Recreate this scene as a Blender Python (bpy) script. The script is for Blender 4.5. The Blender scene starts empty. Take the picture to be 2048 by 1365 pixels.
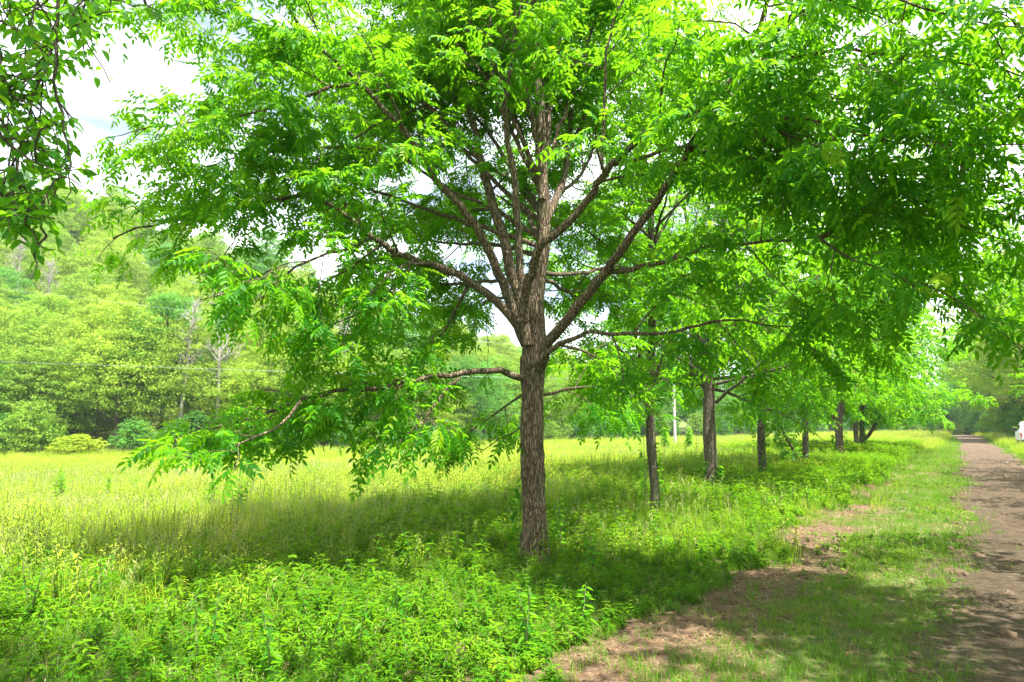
import bpy, math, random
import numpy as np
from mathutils import Vector

R = math.radians
rs = np.random.RandomState(11)
random.seed(5)
scn = bpy.context.scene
COL = scn.collection
DETAIL = 1.0

# ------------------------------------------------------------------ camera
F = 1365.0                      # focal length in pixels of a 2048 px wide frame
PITCH = math.atan(167.5 / F)
EYE = 1.65
CP, SP = math.cos(PITCH), math.sin(PITCH)
cam = bpy.data.cameras.new("camera")
cam.sensor_width = 36
cam.lens = 36 * F / 2048
cam.clip_end = 3000
camo = bpy.data.objects.new("camera", cam)
COL.objects.link(camo)
camo.location = (0, 0, EYE)
camo.rotation_euler = (math.pi / 2 + PITCH, 0, 0)
scn.camera = camo


def P(px, py, Y):
    """world point seen at pixel px, py (2048 wide frame) at forward distance Y"""
    a = (px - 1024) / F
    v = (682.5 - py) / F
    y = CP - SP * v
    z = SP + CP * v
    k = Y / y
    return np.array([a * k, Y, EYE + z * k])


def project(p):
    d = np.asarray(p) - np.array([0, 0, EYE])
    w = d[..., 1] * CP + d[..., 2] * SP
    v = -d[..., 1] * SP + d[..., 2] * CP
    return 1024 + F * d[..., 0] / w, 682.5 - F * v / w, w


# road frame: u across (right positive), t along the road
DX, DY = 0.542, 0.8404


def uv(x, y):
    return x * DY - y * DX, x * DX + y * DY


def xy(u, t):
    return u * DY + t * DX, -u * DX + t * DY


def sstep(a):
    a = np.clip(a, 0, 1)
    return a * a * (3 - 2 * a)


# ------------------------------------------------------------------ terrain
EK = np.array([-1200, 0, 500, 900, 1300, 1700, 2000, 2400, 4000.])
EV = np.array([50, 52, 57, 76, 108, 140, 150, 130, 120.])
HK = np.array([-1200, 0, 300, 640, 780, 960, 1150, 1400, 2000, 2300, 4000.])
HV = np.array([52, 46, 38, 26, 20, 15, 9.5, 5, 5, 9, 9.])


def pxof(x, y):
    yy = np.maximum(y, 5.0)
    return np.clip(1024 + F * x / yy, -1200, 4000)


def edge_y(x, y):
    return np.interp(pxof(x, y), EK, EV)


def wob(x, y):
    return (np.sin(x * 0.9 + 1.3 * np.sin(y * .4)) * np.sin(y * .8 + 2) * .5 + np.sin(x * .31 + 4) * np.sin(y * .27 + x * .1)) * .5


def height(x, y):
    x = np.asarray(x, float); y = np.asarray(y, float)
    u, t = uv(x, y)
    h = -0.75 * sstep((-u - 7) / 28.)
    h = h + 2.3 * sstep((u - 4.5) / 20.) * sstep((t - 5) / 40)
    h = h + 0.05 * wob(x, y) * sstep((-u - 1.5) / 3) + .03 * wob(x * 2.3, y * 2.1) * sstep((np.abs(u - 1.3) - 1.4) / 1.5)
    e = edge_y(x, y)
    H = np.interp(pxof(x, y), HK, HV)
    h = h + H * sstep((y - e - 2) / 95.) * (1 + .08 * np.sin(x * .11) * np.cos(y * .09))
    h = h - 1.2 * sstep((t - 132) / 40.) * sstep((u + 40) / 60)
    return h


# ------------------------------------------------------------------ mesh helpers
def mesh_np(name, V, Q, T=None, rnd=None, smooth=True, mats=(), mi=None):
    """V (n,3); Q (m,4) quads; T (k,3) triangles; rnd one float per face"""
    me = bpy.data.meshes.new(name)
    V = np.asarray(V, np.float32)
    Q = np.asarray(Q, np.int32).reshape(-1, 4)
    T = np.zeros((0, 3), np.int32) if T is None else np.asarray(T, np.int32).reshape(-1, 3)
    nl = Q.size + T.size
    nf = len(Q) + len(T)
    me.vertices.add(len(V)); me.vertices.foreach_set("co", V.ravel())
    me.loops.add(nl); me.loops.foreach_set("vertex_index", np.concatenate([Q.ravel(), T.ravel()]))
    me.polygons.add(nf)
    tot = np.concatenate([np.full(len(Q), 4), np.full(len(T), 3)]).astype(np.int32)
    st = np.concatenate([[0], np.cumsum(tot)[:-1]]).astype(np.int32) if nf else np.zeros(0, np.int32)
    me.polygons.foreach_set("loop_start", st)
    me.polygons.foreach_set("loop_total", tot)
    if smooth:
        me.polygons.foreach_set("use_smooth", np.ones(nf, bool))
    if mi is not None:
        me.polygons.foreach_set("material_index", np.asarray(mi, np.int32))
    if rnd is not None:
        a = me.attributes.new("rnd", 'FLOAT', 'FACE')
        a.data.foreach_set("value", np.asarray(rnd, np.float32))
    for m in mats:
        me.materials.append(m)
    me.update(calc_edges=True)
    return me


def link(name, data, parent=None, loc=None):
    o = bpy.data.objects.new(name, data)
    COL.objects.link(o)
    if loc is not None:
        o.location = loc
    if parent is not None:
        o.parent = parent
    return o


def tag(o, label=None, cat=None, group=None, kind=None):
    if label: o["label"] = label
    if cat: o["category"] = cat
    if group: o["group"] = group
    if kind: o["kind"] = kind
    return o


class Tubes:
    def __init__(s):
        s.V = []; s.Q = []; s.n = 0

    def add(s, pts, rad, sides=6, rough=0.0, rng=None):
        pts = np.asarray(pts, float); n = len(pts)
        rad = np.asarray(rad, float)
        tg = np.gradient(pts, axis=0)
        tg /= np.linalg.norm(tg, axis=1)[:, None] + 1e-9
        ref = np.array([0, 0, 1.]) if abs(tg[0, 2]) < .9 else np.array([1., 0, 0])
        u = np.cross(tg[0], ref); u /= np.linalg.norm(u)
        ang = np.arange(sides) * 2 * math.pi / sides
        c, sn = np.cos(ang)[:, None], np.sin(ang)[:, None]
        rings = np.empty((n, sides, 3))
        for i in range(n):
            u = u - tg[i] * np.dot(u, tg[i]); u /= np.linalg.norm(u) + 1e-9
            w = np.cross(tg[i], u)
            rr = rad[i]
            if rough:
                rr = rr * (1 + rough * rng.randn(sides, 1))
            rings[i] = pts[i] + rr * (c * u + sn * w)
        b = s.n + np.arange(n - 1)[:, None] * sides + np.arange(sides)[None]
        nx = s.n + np.arange(n - 1)[:, None] * sides + (np.arange(sides)[None] + 1) % sides
        s.Q.append(np.stack([b, nx, nx + sides, b + sides], -1).reshape(-1, 4))
        s.V.append(rings.reshape(-1, 3)); s.n += n * sides

    def mesh(s, name, mat):
        return mesh_np(name, np.concatenate(s.V), np.concatenate(s.Q), mats=[mat])


def resample(pts, step):
    pts = np.asarray(pts, float)
    # catmull-rom through the points
    P0 = np.vstack([2 * pts[0] - pts[1], pts, 2 * pts[-1] - pts[-2]])
    out = []
    for i in range(1, len(P0) - 2):
        L = np.linalg.norm(P0[i + 1] - P0[i])
        k = max(2, int(L / step))
        tt = (np.arange(k) / k)[:, None]
        a, b, c, d = P0[i - 1], P0[i], P0[i + 1], P0[i + 2]
        out.append(.5 * ((2 * b) + (c - a) * tt + (2 * a - 5 * b + 4 * c - d) * tt ** 2 + (3 * b - a - 3 * c + d) * tt ** 3))
    out.append(pts[-1:])
    return np.vstack(out)


def arclen(p):
    return np.concatenate([[0], np.cumsum(np.linalg.norm(np.diff(p, axis=0), axis=1))])


def at_s(p, s, f):
    x = f * s[-1]
    i = min(len(p) - 2, max(0, int(np.searchsorted(s, x) - 1)))
    k = (x - s[i]) / (s[i + 1] - s[i] + 1e-9)
    d = p[i + 1] - p[i]
    return p[i] + d * k, d / (np.linalg.norm(d) + 1e-9)


def unit(v):
    return v / (np.linalg.norm(v) + 1e-9)


def curve(rng, p, d, L, n, wig, grav):
    pts = [p]; d = unit(d)
    for i in range(n):
        d = unit(d + wig * rng.randn(3) + np.array([0, 0, grav]))
        pts.append(pts[-1] + d * L / n)
    return np.array(pts)


# ------------------------------------------------------------------ leaves
def leaflet(l, w, fold=.25, curl=.12, lod=0):
    """one leaflet along +x: verts, quads"""
    if lod == 2:
        V = [(0, 0, 0), (l * .42, -w / 2, w * fold), (l, 0, -l * curl), (l * .42, w / 2, w * fold)]
        return np.array(V), np.array([[0, 1, 2, 3]])
    V = [(0, 0, 0), (l * .25, -w * .42, w * fold), (l * .6, -w * .42, w * fold - l * curl * .35), (l, 0, -l * curl),
         (l * .6, w * .42, w * fold - l * curl * .35), (l * .25, w * .42, w * fold)]
    return np.array(V), np.array([[0, 1, 2, 3], [0, 3, 4, 5]])


def rot_from(d, up):
    x = unit(d); y = unit(np.cross(up, x)); z = np.cross(x, y)
    return np.stack([x, y, z], 1)


def pinnate(rng, n=11, L=.30, l=.10, w=.034, lod=0):
    """compound leaf along +x, z up: a drooping rachis with opposite pairs"""
    VV, QQ = [], []; c = 0
    pairs = (n - 1) // 2
    droop = rng.uniform(.15, .55)

    def rp(s):
        return np.array([L * s * (1 - .12 * droop * s), 0, -L * droop * s * s])
    k = 0
    for i in range(pairs):
        s = .22 + .68 * i / max(1, pairs - 1)
        sz = (.75 + .3 * math.sin(math.pi * (.25 + .6 * i / max(1, pairs - 1))))
        for sd in (-1, 1):
            d = np.array([.62 + .1 * rng.randn(), sd, -.32 - .25 * rng.rand()])
            v, q = leaflet(l * sz * rng.uniform(.85, 1.1), w * sz, .22, .16, lod)
            up = np.array([0.1 * rng.randn(), 0.3 * rng.randn(), 1])
            VV.append(v @ rot_from(d, up).T + rp(s)); QQ.append(q + c); c += len(v)
    v, q = leaflet(l * 1.05, w, .2, .2, lod)
    VV.append(v @ rot_from(np.array([1, 0, -.6 * droop - .2]), np.array([0, 0, 1])).T + rp(1)); QQ.append(q + c); c += len(v)
    if lod < 2:   # rachis
        ss = np.linspace(0, 1, 4)
        for a, b in zip(ss[:-1], ss[1:]):
            pa, pb = rp(a), rp(b)
            VV.append(np.array([pa + (0, -.0022, 0), pb + (0, -.0016, 0), pb + (0, .0016, 0), pa + (0, .0022, 0)]))
            QQ.append(np.array([[0, 1, 2, 3]]) + c); c += 4
    return np.vstack(VV), np.vstack(QQ)


def simple_leaf(rng, l=.07, w=.04):
    V, Q = leaflet(l, w, .18, rng.uniform(.05, .3), 0)
    V = V + np.array([.012, 0, 0])
    return V, Q


def place(templates, pos, dr, up, scale, rng):
    N = len(pos)
    x = dr / (np.linalg.norm(dr, axis=1)[:, None] + 1e-9)
    y = np.cross(up, x); y /= np.linalg.norm(y, axis=1)[:, None] + 1e-9
    z = np.cross(x, y)
    M = np.stack([x, y, z], 1) * scale[:, None, None]      # rows are axes
    tid = rng.randint(0, len(templates), N)
    tint = np.clip(rng.normal(.48, .27, N), 0, 1)
    Vs, Qs, Rn = [], [], []; base = 0
    for k, (tv, tq) in enumerate(templates):
        m = np.where(tid == k)[0]
        if not len(m): continue
        v = np.einsum('vj,njk->nvk', tv, M[m]) + pos[m][:, None]
        q = tq[None] + (np.arange(len(m)) * len(tv))[:, None, None] + base
        Vs.append(v.reshape(-1, 3)); Qs.append(q.reshape(-1, 4)); Rn.append(np.repeat(tint[m], len(tq)))
        base += len(m) * len(tv)
    return np.vstack(Vs), np.vstack(Qs), np.concatenate(Rn)


TR = np.random.RandomState(3)
PIN_HI = [pinnate(TR, TR.choice([7, 9, 9, 11]), TR.uniform(.20, .30), TR.uniform(.080, .095), TR.uniform(.032, .038), 0) for _ in range(12)]
PIN_LO = [pinnate(TR, TR.choice([7, 9, 9]), TR.uniform(.25, .31), .100, .044, 2) for _ in range(6)]
PIN_FAR = [pinnate(TR, 5, .32, .17, .085, 2) for _ in range(5)]
OVAL = [simple_leaf(TR, TR.uniform(.06, .085), TR.uniform(.034, .046)) for _ in range(8)]


# ------------------------------------------------------------------ materials
def mat(name):
    m = bpy.data.materials.new(name); m.use_nodes = True
    nt = m.node_tree; nt.nodes.clear()
    return m, nt, nt.nodes, nt.links


def ramp(N, stops, interp='LINEAR'):
    r = N.new('ShaderNodeValToRGB'); r.color_ramp.interpolation = interp
    el = r.color_ramp.elements
    while len(el) < len(stops): el.new(.5)
    for e, (p, c) in zip(el, stops):
        e.position = p; e.color = (*c, 1)
    return r


def noise(N, L, scale, vec=None, detail=4, rough=.55):
    n = N.new('ShaderNodeTexNoise'); n.inputs['Scale'].default_value = scale
    n.inputs['Detail'].default_value = detail; n.inputs['Roughness'].default_value = rough
    if vec is not None: L.new(vec, n.inputs['Vector'])
    return n


def mathn(N, L, op, a, b=None, clamp=False):
    n = N.new('ShaderNodeMath'); n.operation = op; n.use_clamp = clamp
    for i, v in enumerate((a, b)):
        if v is None: continue
        if isinstance(v, (int, float)): n.inputs[i].default_value = v
        else: L.new(v, n.inputs[i])
    return n.outputs[0]


def mixc(N, L, f, a, b, mode='MIX'):
    n = N.new('ShaderNodeMix'); n.data_type = 'RGBA'; n.blend_type = mode
    for key, v in (('Factor', f), ('A', a), ('B', b)):
        s = [i for i in n.inputs if i.name == key and (i.type == 'RGBA' if key != 'Factor' else i.type == 'VALUE')][0]
        if isinstance(v, (int, float)): s.default_value = v
        elif isinstance(v, tuple): s.default_value = (*v, 1)
        else: L.new(v, s)
    return [o for o in n.outputs if o.type == 'RGBA'][0]


def leaf_mat(name, dark, mid, light, trans, tf=.45, rough=.42, spec=.35, src='rnd', patch=0.0, obcol=False):
    m, nt, N, L = mat(name)
    out = N.new('ShaderNodeOutputMaterial')
    if src == 'rnd':
        a = N.new('ShaderNodeAttribute'); a.attribute_name = 'rnd'; v = a.outputs['Fac']
    else:
        a = N.new('ShaderNodeObjectInfo'); v = a.outputs['Random']
        if src == 'both':
            b = N.new('ShaderNodeAttribute'); b.attribute_name = 'rnd'
            v = mathn(N, L, 'ADD', mathn(N, L, 'MULTIPLY', v, .55), mathn(N, L, 'MULTIPLY', b.outputs['Fac'], .45))
    if patch:
        g = N.new('ShaderNodeNewGeometry')
        n = noise(N, L, .35, g.outputs['Position'], 3)
        v = mathn(N, L, 'ADD', v, mathn(N, L, 'MULTIPLY', mathn(N, L, 'SUBTRACT', n.outputs['Fac'], .5), patch), True)
    r = ramp(N, [(0, dark), (.5, mid), (.9, light), (1, tuple(c * k for c, k in zip(light, (1.7, 1.05, 1.2))))]); L.new(v, r.inputs[0])
    col = r.outputs[0]
    tcol = mixc(N, L, .65, col, trans)
    if obcol:
        oi = N.new('ShaderNodeObjectInfo')
        col = mixc(N, L, 1.0, col, oi.outputs['Color'], 'MULTIPLY')
        tcol = mixc(N, L, 1.0, tcol, oi.outputs['Color'], 'MULTIPLY')
    p = N.new('ShaderNodeBsdfPrincipled'); L.new(col, p.inputs['Base Color'])
    p.inputs['Roughness'].default_value = rough; p.inputs['Specular IOR Level'].default_value = spec
    t = N.new('ShaderNodeBsdfTranslucent'); L.new(tcol, t.inputs['Color'])
    mx = N.new('ShaderNodeMixShader'); mx.inputs[0].default_value = tf
    L.new(p.outputs[0], mx.inputs[1]); L.new(t.outputs[0], mx.inputs[2]); L.new(mx.outputs[0], out.inputs[0])
    return m


def bark_mat(name, c1, c2, c3, scale=1.0, moss=.35, bump=.6):
    m, nt, N, L = mat(name)
    out = N.new('ShaderNodeOutputMaterial'); p = N.new('ShaderNodeBsdfPrincipled')
    g = N.new('ShaderNodeNewGeometry')
    mp = N.new('ShaderNodeMapping'); mp.inputs['Scale'].default_value = (38 * scale, 38 * scale, 6 * scale)
    L.new(g.outputs['Position'], mp.inputs[0])
    vo = N.new('ShaderNodeTexVoronoi'); vo.feature = 'DISTANCE_TO_EDGE'; vo.inputs['Scale'].default_value = 1
    wn = noise(N, L, 9 * scale, g.outputs['Position'], 4)
    wv = N.new('ShaderNodeVectorMath'); wv.operation = 'MULTIPLY_ADD'
    L.new(wn.outputs['Color'], wv.inputs[0]); wv.inputs[1].default_value = (1.6, 1.6, 1.6); L.new(mp.outputs[0], wv.inputs[2])
    L.new(wv.outputs[0], vo.inputs['Vector'])
    n1 = noise(N, L, 1, mp.outputs[0], 6, .7)
    hgt = mathn(N, L, 'ADD', mathn(N, L, 'MULTIPLY', mathn(N, L, 'MINIMUM', vo.outputs['Distance'], .25), 2.4), mathn(N, L, 'MULTIPLY', n1.outputs['Fac'], .6))
    r = ramp(N, [(.22, c1), (.55, c2), (.95, c3)]); L.new(hgt, r.inputs[0])
    n2 = noise(N, L, 2.2, g.outputs['Position'], 5, .65)
    rm = ramp(N, [(.5, (0, 0, 0)), (.68, (1, 1, 1))]); L.new(n2.outputs['Fac'], rm.inputs[0])
    mo = mathn(N, L, 'MULTIPLY', rm.outputs[0], moss)
    col = mixc(N, L, mo, r.outputs[0], (.10, .14, .055))
    n3 = noise(N, L, 24, g.outputs['Position'], 3)
    rl = ramp(N, [(.66, (0, 0, 0)), (.7, (1, 1, 1))]); L.new(n3.outputs['Fac'], rl.inputs[0])
    col = mixc(N, L, mathn(N, L, 'MULTIPLY', rl.outputs[0], .5), col, (.30, .32, .25))
    L.new(col, p.inputs['Base Color']); p.inputs['Roughness'].default_value = .9; p.inputs['Specular IOR Level'].default_value = .2
    b = N.new('ShaderNodeBump'); b.inputs['Strength'].default_value = bump; b.inputs['Distance'].default_value = .03
    L.new(hgt, b.inputs['Height']); L.new(b.outputs[0], p.inputs['Normal'])
    L.new(p.outputs[0], out.inputs[0])
    return m


def plain(name, c, rough=.6, metal=0, spec=.5):
    m, nt, N, L = mat(name)
    out = N.new('ShaderNodeOutputMaterial'); p = N.new('ShaderNodeBsdfPrincipled')
    g = N.new('ShaderNodeNewGeometry'); n = noise(N, L, 14, g.outputs['Position'], 4)
    col = mixc(N, L, mathn(N, L, 'MULTIPLY', n.outputs['Fac'], .35), c, tuple(x * .6 for x in c))
    L.new(col, p.inputs['Base Color']); p.inputs['Roughness'].default_value = rough
    p.inputs['Metallic'].default_value = metal; p.inputs['Specular IOR Level'].default_value = spec
    L.new(p.outputs[0], out.inputs[0])
    return m


M_LEAF = leaf_mat("walnut_leaf", (.012, .110, .007), (.034, .195, .008), (.13, .33, .008), (.31, .68, .008), .60, .42, .18)
M_OVAL = leaf_mat("oval_leaf", (.018, .12, .010), (.045, .20, .012), (.13, .30, .010), (.28, .66, .010), .58, .42, .25)
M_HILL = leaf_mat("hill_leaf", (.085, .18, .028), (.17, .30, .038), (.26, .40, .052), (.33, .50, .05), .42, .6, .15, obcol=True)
M_HERB = leaf_mat("herb_leaf", (.020, .105, .006), (.060, .195, .008), (.17, .32, .010), (.30, .55, .006), .42, .55, .08, src='both', patch=.9)
M_FIELD = leaf_mat("field_leaf", (.12, .25, .014), (.26, .38, .022), (.42, .48, .06), (.47, .62, .03), .42, .6, .06, src='both', patch=1.1)
M_MOWN = leaf_mat("mown_leaf", (.04, .14, .008), (.10, .22, .012), (.20, .29, .03), (.24, .44, .02), .4, .5, .15, src='both', patch=.8)
M_SEED = leaf_mat("seed_head", (.20, .28, .07), (.32, .36, .12), (.46, .42, .20), (.4, .42, .14), .35, .7, .2, src='both')
M_BARK = bark_mat("bark", (.034, .023, .015), (.140, .096, .062), (.28, .208, .145), bump=1.0)
M_BARK2 = bark_mat("bark_far", (.03, .024, .018), (.10, .078, .056), (.19, .155, .12), 1.2, .4)
M_DEAD = bark_mat("dead_wood", (.16, .14, .12), (.34, .31, .28), (.48, .45, .42), 1.0, .05)
M_STEM = plain("stem_green", (.13, .17, .05), .7)


# ------------------------------------------------------------------ tree growing
class Tree:
    def __init__(s, seed, templates, lod):
        s.rng = np.random.RandomState(seed); s.tp = templates; s.lod = lod
        s.pos = []; s.dir = []; s.scale = []
        s.twigs = Tubes(); s.limbs = []; s.allow = None

    def leaves_on(s, pts, k, spread=1.0, term=True, lscale=1.0):
        rng = s.rng
        sl = arclen(pts)
        for j in range(k):
            f = 1 - (j / max(1, k)) * .85
            p, d = at_s(pts, sl, min(.999, f))
            side = unit(np.cross(d, np.array([0, 0, 1.])) + .2 * rng.randn(3)) * (1 if j % 2 else -1)
            if j == 0 and term:
                dd = d + np.array([0, 0, -.25])
            else:
                dd = d * rng.uniform(.35, .8) + side * rng.uniform(.6, 1.1) * spread + np.array([0, 0, rng.uniform(-.45, .15)])
            s.pos.append(p); s.dir.append(dd + .15 * rng.randn(3)); s.scale.append(rng.uniform(.78, 1.12) * lscale)

    def secondary(s, p, d, L, r, tw_sp=.17, nleaf=5, grav=-.05, wig=.13, twl=(.22, .5), lscale=1.0):
        rng = s.rng
        if s.allow:
            for _ in range(3):
                if s.allow(p + unit(d) * (L + .15) + np.array([0, 0, -.12])): break
                L *= .6
            else: return
        n = max(4, int(L / .22))
        pts = curve(rng, p, d, L, n, wig, grav)
        s.twigs.add(pts, np.linspace(r, .0035, n + 1), 5 if s.lod == 0 else 4)
        sl = arclen(pts)
        k = max(2, int(L / tw_sp))
        for j in range(k):
            f = .18 + .8 * (j + rng.rand() * .6) / k
            q, dd = at_s(pts, sl, min(.99, f))
            side = unit(np.cross(dd, np.array([0, 0, 1.])) + .45 * rng.randn(3)) * (1 if j % 2 else -1)
            tl = rng.uniform(*twl) * (1.15 - .5 * f)
            if s.allow and not s.allow(q + unit(dd * .7 + side) * (tl + .15) + np.array([0, 0, -.08])): continue
            tp = curve(rng, q, dd * .7 + side + np.array([0, 0, rng.uniform(-.25, .25)]), tl, 3, .14, grav * 1.3)
            if s.lod < 2 or j % 2 == 0:
                s.twigs.add(tp, np.linspace(.0045, .002, 4), 3)
            s.leaves_on(tp, nleaf, lscale=lscale)
        s.leaves_on(pts[-3:], 3, lscale=lscale)

    def limb(s, pts, r0, r1, start=.3, sp=.33, L=(.7, 1.7), sec_grav=-.05, up=.15, nleaf=5, lscale=1.0, tipleaf=True, tw_sp=.17, flat=.6, step=.18, twl=(.22, .5)):
        rng = s.rng
        pts = resample(pts, step)
        n = len(pts)
        pts[1:-1] += rng.randn(n - 2, 3) * .010
        f = np.linspace(0, 1, n)
        rad = r0 + (r1 - r0) * f ** .8
        s.limbs.append((pts, rad))
        sl = arclen(pts); T = sl[-1]
        k = int(T * (1 - start) / sp)
        az = rng.rand() * 6.28
        for j in range(k):
            ff = start + (1 - start) * (j + .8 * rng.rand()) / max(1, k)
            p, d = at_s(pts, sl, min(.995, ff))
            a = unit(np.cross(d, np.array([0.01, 0, 1.]))); b = np.cross(a, d)
            az += 2.4
            side = a * math.cos(az) + b * math.sin(az) * flat
            side = unit(side)
            ll = rng.uniform(*L) * (1.1 - .55 * abs(ff - .45))
            dd = d * .65 + side * 1.0 + np.array([0, 0, up])
            s.secondary(p, dd, ll, max(.006, min(.022, np.interp(ff, f, rad) * .5)), nleaf=nleaf, grav=sec_grav, lscale=lscale, tw_sp=tw_sp, twl=twl)
        if tipleaf:
            s.secondary(pts[-1], pts[-1] - pts[-2], rng.uniform(.5, .9), max(.006, r1), nleaf=nleaf, grav=sec_grav, lscale=lscale, tw_sp=tw_sp, twl=twl)

    def cull(s, fn):
        P_ = np.array(s.pos); k = fn(P_)
        s.pos = list(P_[k]); s.dir = list(np.array(s.dir)[k]); s.scale = list(np.array(s.scale)[k])

    def finish(s, name, label, base, trunk_tube, bark, leaf, group=None, limb_sides=9, crown_name="crown"):
        base = np.array(base, float)
        root = bpy.data.objects.new(name, None); COL.objects.link(root); root.location = base
        root.empty_display_size = .3
        tag(root, label, "tree", group)

        def part(nm, me):
            o = link(nm, me, root)
            me.transform(__import__('mathutils').Matrix.Translation(Vector(-base)))
            return o
        if trunk_tube: part("trunk", trunk_tube.mesh("trunk", bark))
        for pts, rad in s.limbs:
            t = Tubes(); t.add(pts, rad, limb_sides, .03, s.rng)
            part("limb", t.mesh("limb", bark))
        if s.twigs.V: part("twigs", s.twigs.mesh("twigs", bark))
        if s.pos:
            rng = s.rng
            pos = np.array(s.pos); dr = np.array(s.dir); N_ = len(pos)
            up = np.tile([0, 0, 1.], (N_, 1)) + .42 * rng.randn(N_, 3)
            V, Q, rn = place(s.tp, pos, dr, up, np.array(s.scale), rng)
            # broad tint variation from branch to branch
            part(crown_name, mesh_np(crown_name, V, Q, rnd=rn, mats=[leaf], smooth=False))
        return root


def trunk_tube(pts, rad, rng, sides=28, step=.08, flare=1.0):
    pts = np.asarray(pts, float); rad = np.asarray(rad, float)
    s0 = arclen(pts); rp = resample(pts, step); s1 = arclen(rp)
    rr = np.interp(s1 / s1[-1], s0 / s0[-1], rad)
    rr = rr * (1 + .75 * flare * np.exp(-s1 / .16)) * (1 + .035 * np.sin(s1 * 5 + 1) + .02 * rng.randn(len(rr)))
    rp[:, :2] += .012 * np.stack([np.sin(s1 * 3.1), np.cos(s1 * 2.3)], 1)
    t = Tubes(); t.add(rp, rr, sides, .022, rng)
    return t


def px_poly(pl, Y0, Y1=None, w=None):
    """list of (px,py[,Y]) to world, Y from Y0 to Y1 along the list"""
    out = []; n = len(pl); Y1 = Y0 if Y1 is None else Y1
    for i, q in enumerate(pl):
        Y = q[2] if len(q) > 2 else Y0 + (Y1 - Y0) * i / (n - 1)
        out.append(P(q[0], q[1], Y))
    return np.array(out)


def extend(pts, L, n=3, lift=.1, dirv=None):
    d = unit(pts[-1] - pts[-2]) if dirv is None else unit(np.array(dirv, float))
    out = list(pts)
    for i in range(n):
        d = unit(d + np.array([0, 0, lift])); out.append(out[-1] + d * L / n)
    return np.array(out)


# ================================================================== MAIN WALNUT
Y1 = 8.4
def gz(x, y): return float(height(x, y))
b1 = P(1069, 1150, Y1); b1[2] = gz(b1[0], b1[1]) - .05
T = Tree(101, PIN_HI, 0)
OY = [-400, 0, 100, 200, 250, 330, 400, 480, 520, 560, 600, 650, 690, 735, 760, 800, 850, 900, 950, 975]
OX = [60, 120, 190, 215, 230, 180, 160, 165, 195, 250, 350, 400, 540, 560, 480, 400, 300, 262, 330, 700]


def walnut_shape(p):
    # left and lower outline of the big crown
    x, y, w = project(p)
    if w < .5: return True
    x += 18 * math.sin(p[2] * 9) ; y += 12 * math.sin(p[0] * 8)
    if p[1] < 3.2: return False
    if y > 820 and 880 < x < 1120: return y < 900
    if y > 860 and x > 1000: return False
    if y > 955: return False
    if y > 885 and x < 660: return x > 310 and y < 925
    return x > np.interp(y, OY, OX)


T.allow = walnut_shape
tr = [b1, P(1068, 1095, Y1), P(1067, 1000, Y1), P(1066, 900, Y1), P(1065, 800, Y1), P(1064, 735, Y1), P(1066, 690, Y1), P(1071, 650, Y1)]
trunk = trunk_tube(tr, [.170, .158, .142, .137, .140, .152, .128, .095], T.rng, 40, .06, .65)
def lm(*a, **k):
    k.setdefault('nleaf', 7); k.setdefault('tw_sp', .15); k.setdefault('twl', (.25, .58))
    a = list(a)
    if len(a) > 4: a[4] *= .80
    m_ = a[0][-1]
    if m_[0] > 1.6 and m_[1] < 7.5:      # the sprays reaching over the verge are airier
        a[4] = a[4] * 1.18; k['nleaf'] = 6
    T.limb(*a, **k)


# lowest left limb sweeping down and out
lm(px_poly([(1050, 757), (1030, 752), (1000, 741), (950, 745), (900, 752), (860, 752), (810, 768), (740, 781), (698, 780), (645, 790), (598, 802), (545, 824), (495, 841), (410, 862), (325, 892), (292, 905)], 8.35, 7.3),
   .046, .008, .26, .15, (.4, 1.15), -.07, .0, nleaf=7, flat=.35)
lm(px_poly([(920, 757), (880, 795), (852, 838), (815, 868), (792, 900), (775, 940)], 8.0, 7.2), .020, .006, .3, .22, (.3, .7), -.12, 0)
lm(px_poly([(600, 803), (560, 850), (520, 872), (455, 900), (390, 925)], 6.9, 6.3), .016, .005, .2, .2, (.3, .7), -.1, 0)
# second left limb
lm(px_poly([(1052, 690), (1033, 650), (1007, 617), (973, 587), (939, 563), (898, 542), (860, 530), (826, 520), (785, 501), (744, 474), (700, 434), (632, 398), (547, 401), (461, 420), (342, 444), (273, 458), (225, 478)], 8.4, 7.4),
   .066, .009, .28, .27, (.5, 1.35), -.06, .0, flat=.5)
lm(px_poly([(826, 520), (800, 560), (760, 600), (700, 640), (640, 655)], 7.8, 7.2), .022, .006, .15, .24, (.4, .9), -.1, 0)
lm(px_poly([(939, 563), (915, 610), (890, 660), (850, 700), (800, 720)], 8.2, 8.6), .020, .006, .25, .26, (.4, .9), -.08, 0)
lm(px_poly([(744, 474), (690, 500), (620, 520), (560, 560), (480, 585), (400, 600)], 7.5, 6.6), .022, .006, .15, .24, (.4, 1.0), -.08, 0)
# third limb, up and left across the frame
lm(px_poly([(1040, 655), (1013, 587), (997, 549), (987, 518), (966, 481), (949, 450), (919, 410), (884, 376), (860, 342), (837, 304), (792, 243), (751, 202), (720, 167), (700, 147), (649, 102), (612, 75), (512, 58), (427, 24), (352, 3), (290, -25)], 8.45, 7.0),
   .066, .009, .35, .27, (.5, 1.3), -.05, .05)
lm(px_poly([(612, 75), (588, 31), (553, -10), (500, -60)], 7.4, 7.2), .024, .01, .2, .3, (.5, 1.1))
lm(px_poly([(837, 304), (760, 300), (700, 292), (600, 300), (500, 308), (400, 335)], 8.1, 7.6), .026, .006, .2, .26, (.4, 1.1), -.07, 0)
lm(px_poly([(720, 167), (660, 175), (600, 200), (520, 225), (420, 240), (330, 250), (270, 262)], 7.6, 6.9), .024, .006, .1, .24, (.4, 1.0), -.07, 0)
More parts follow.
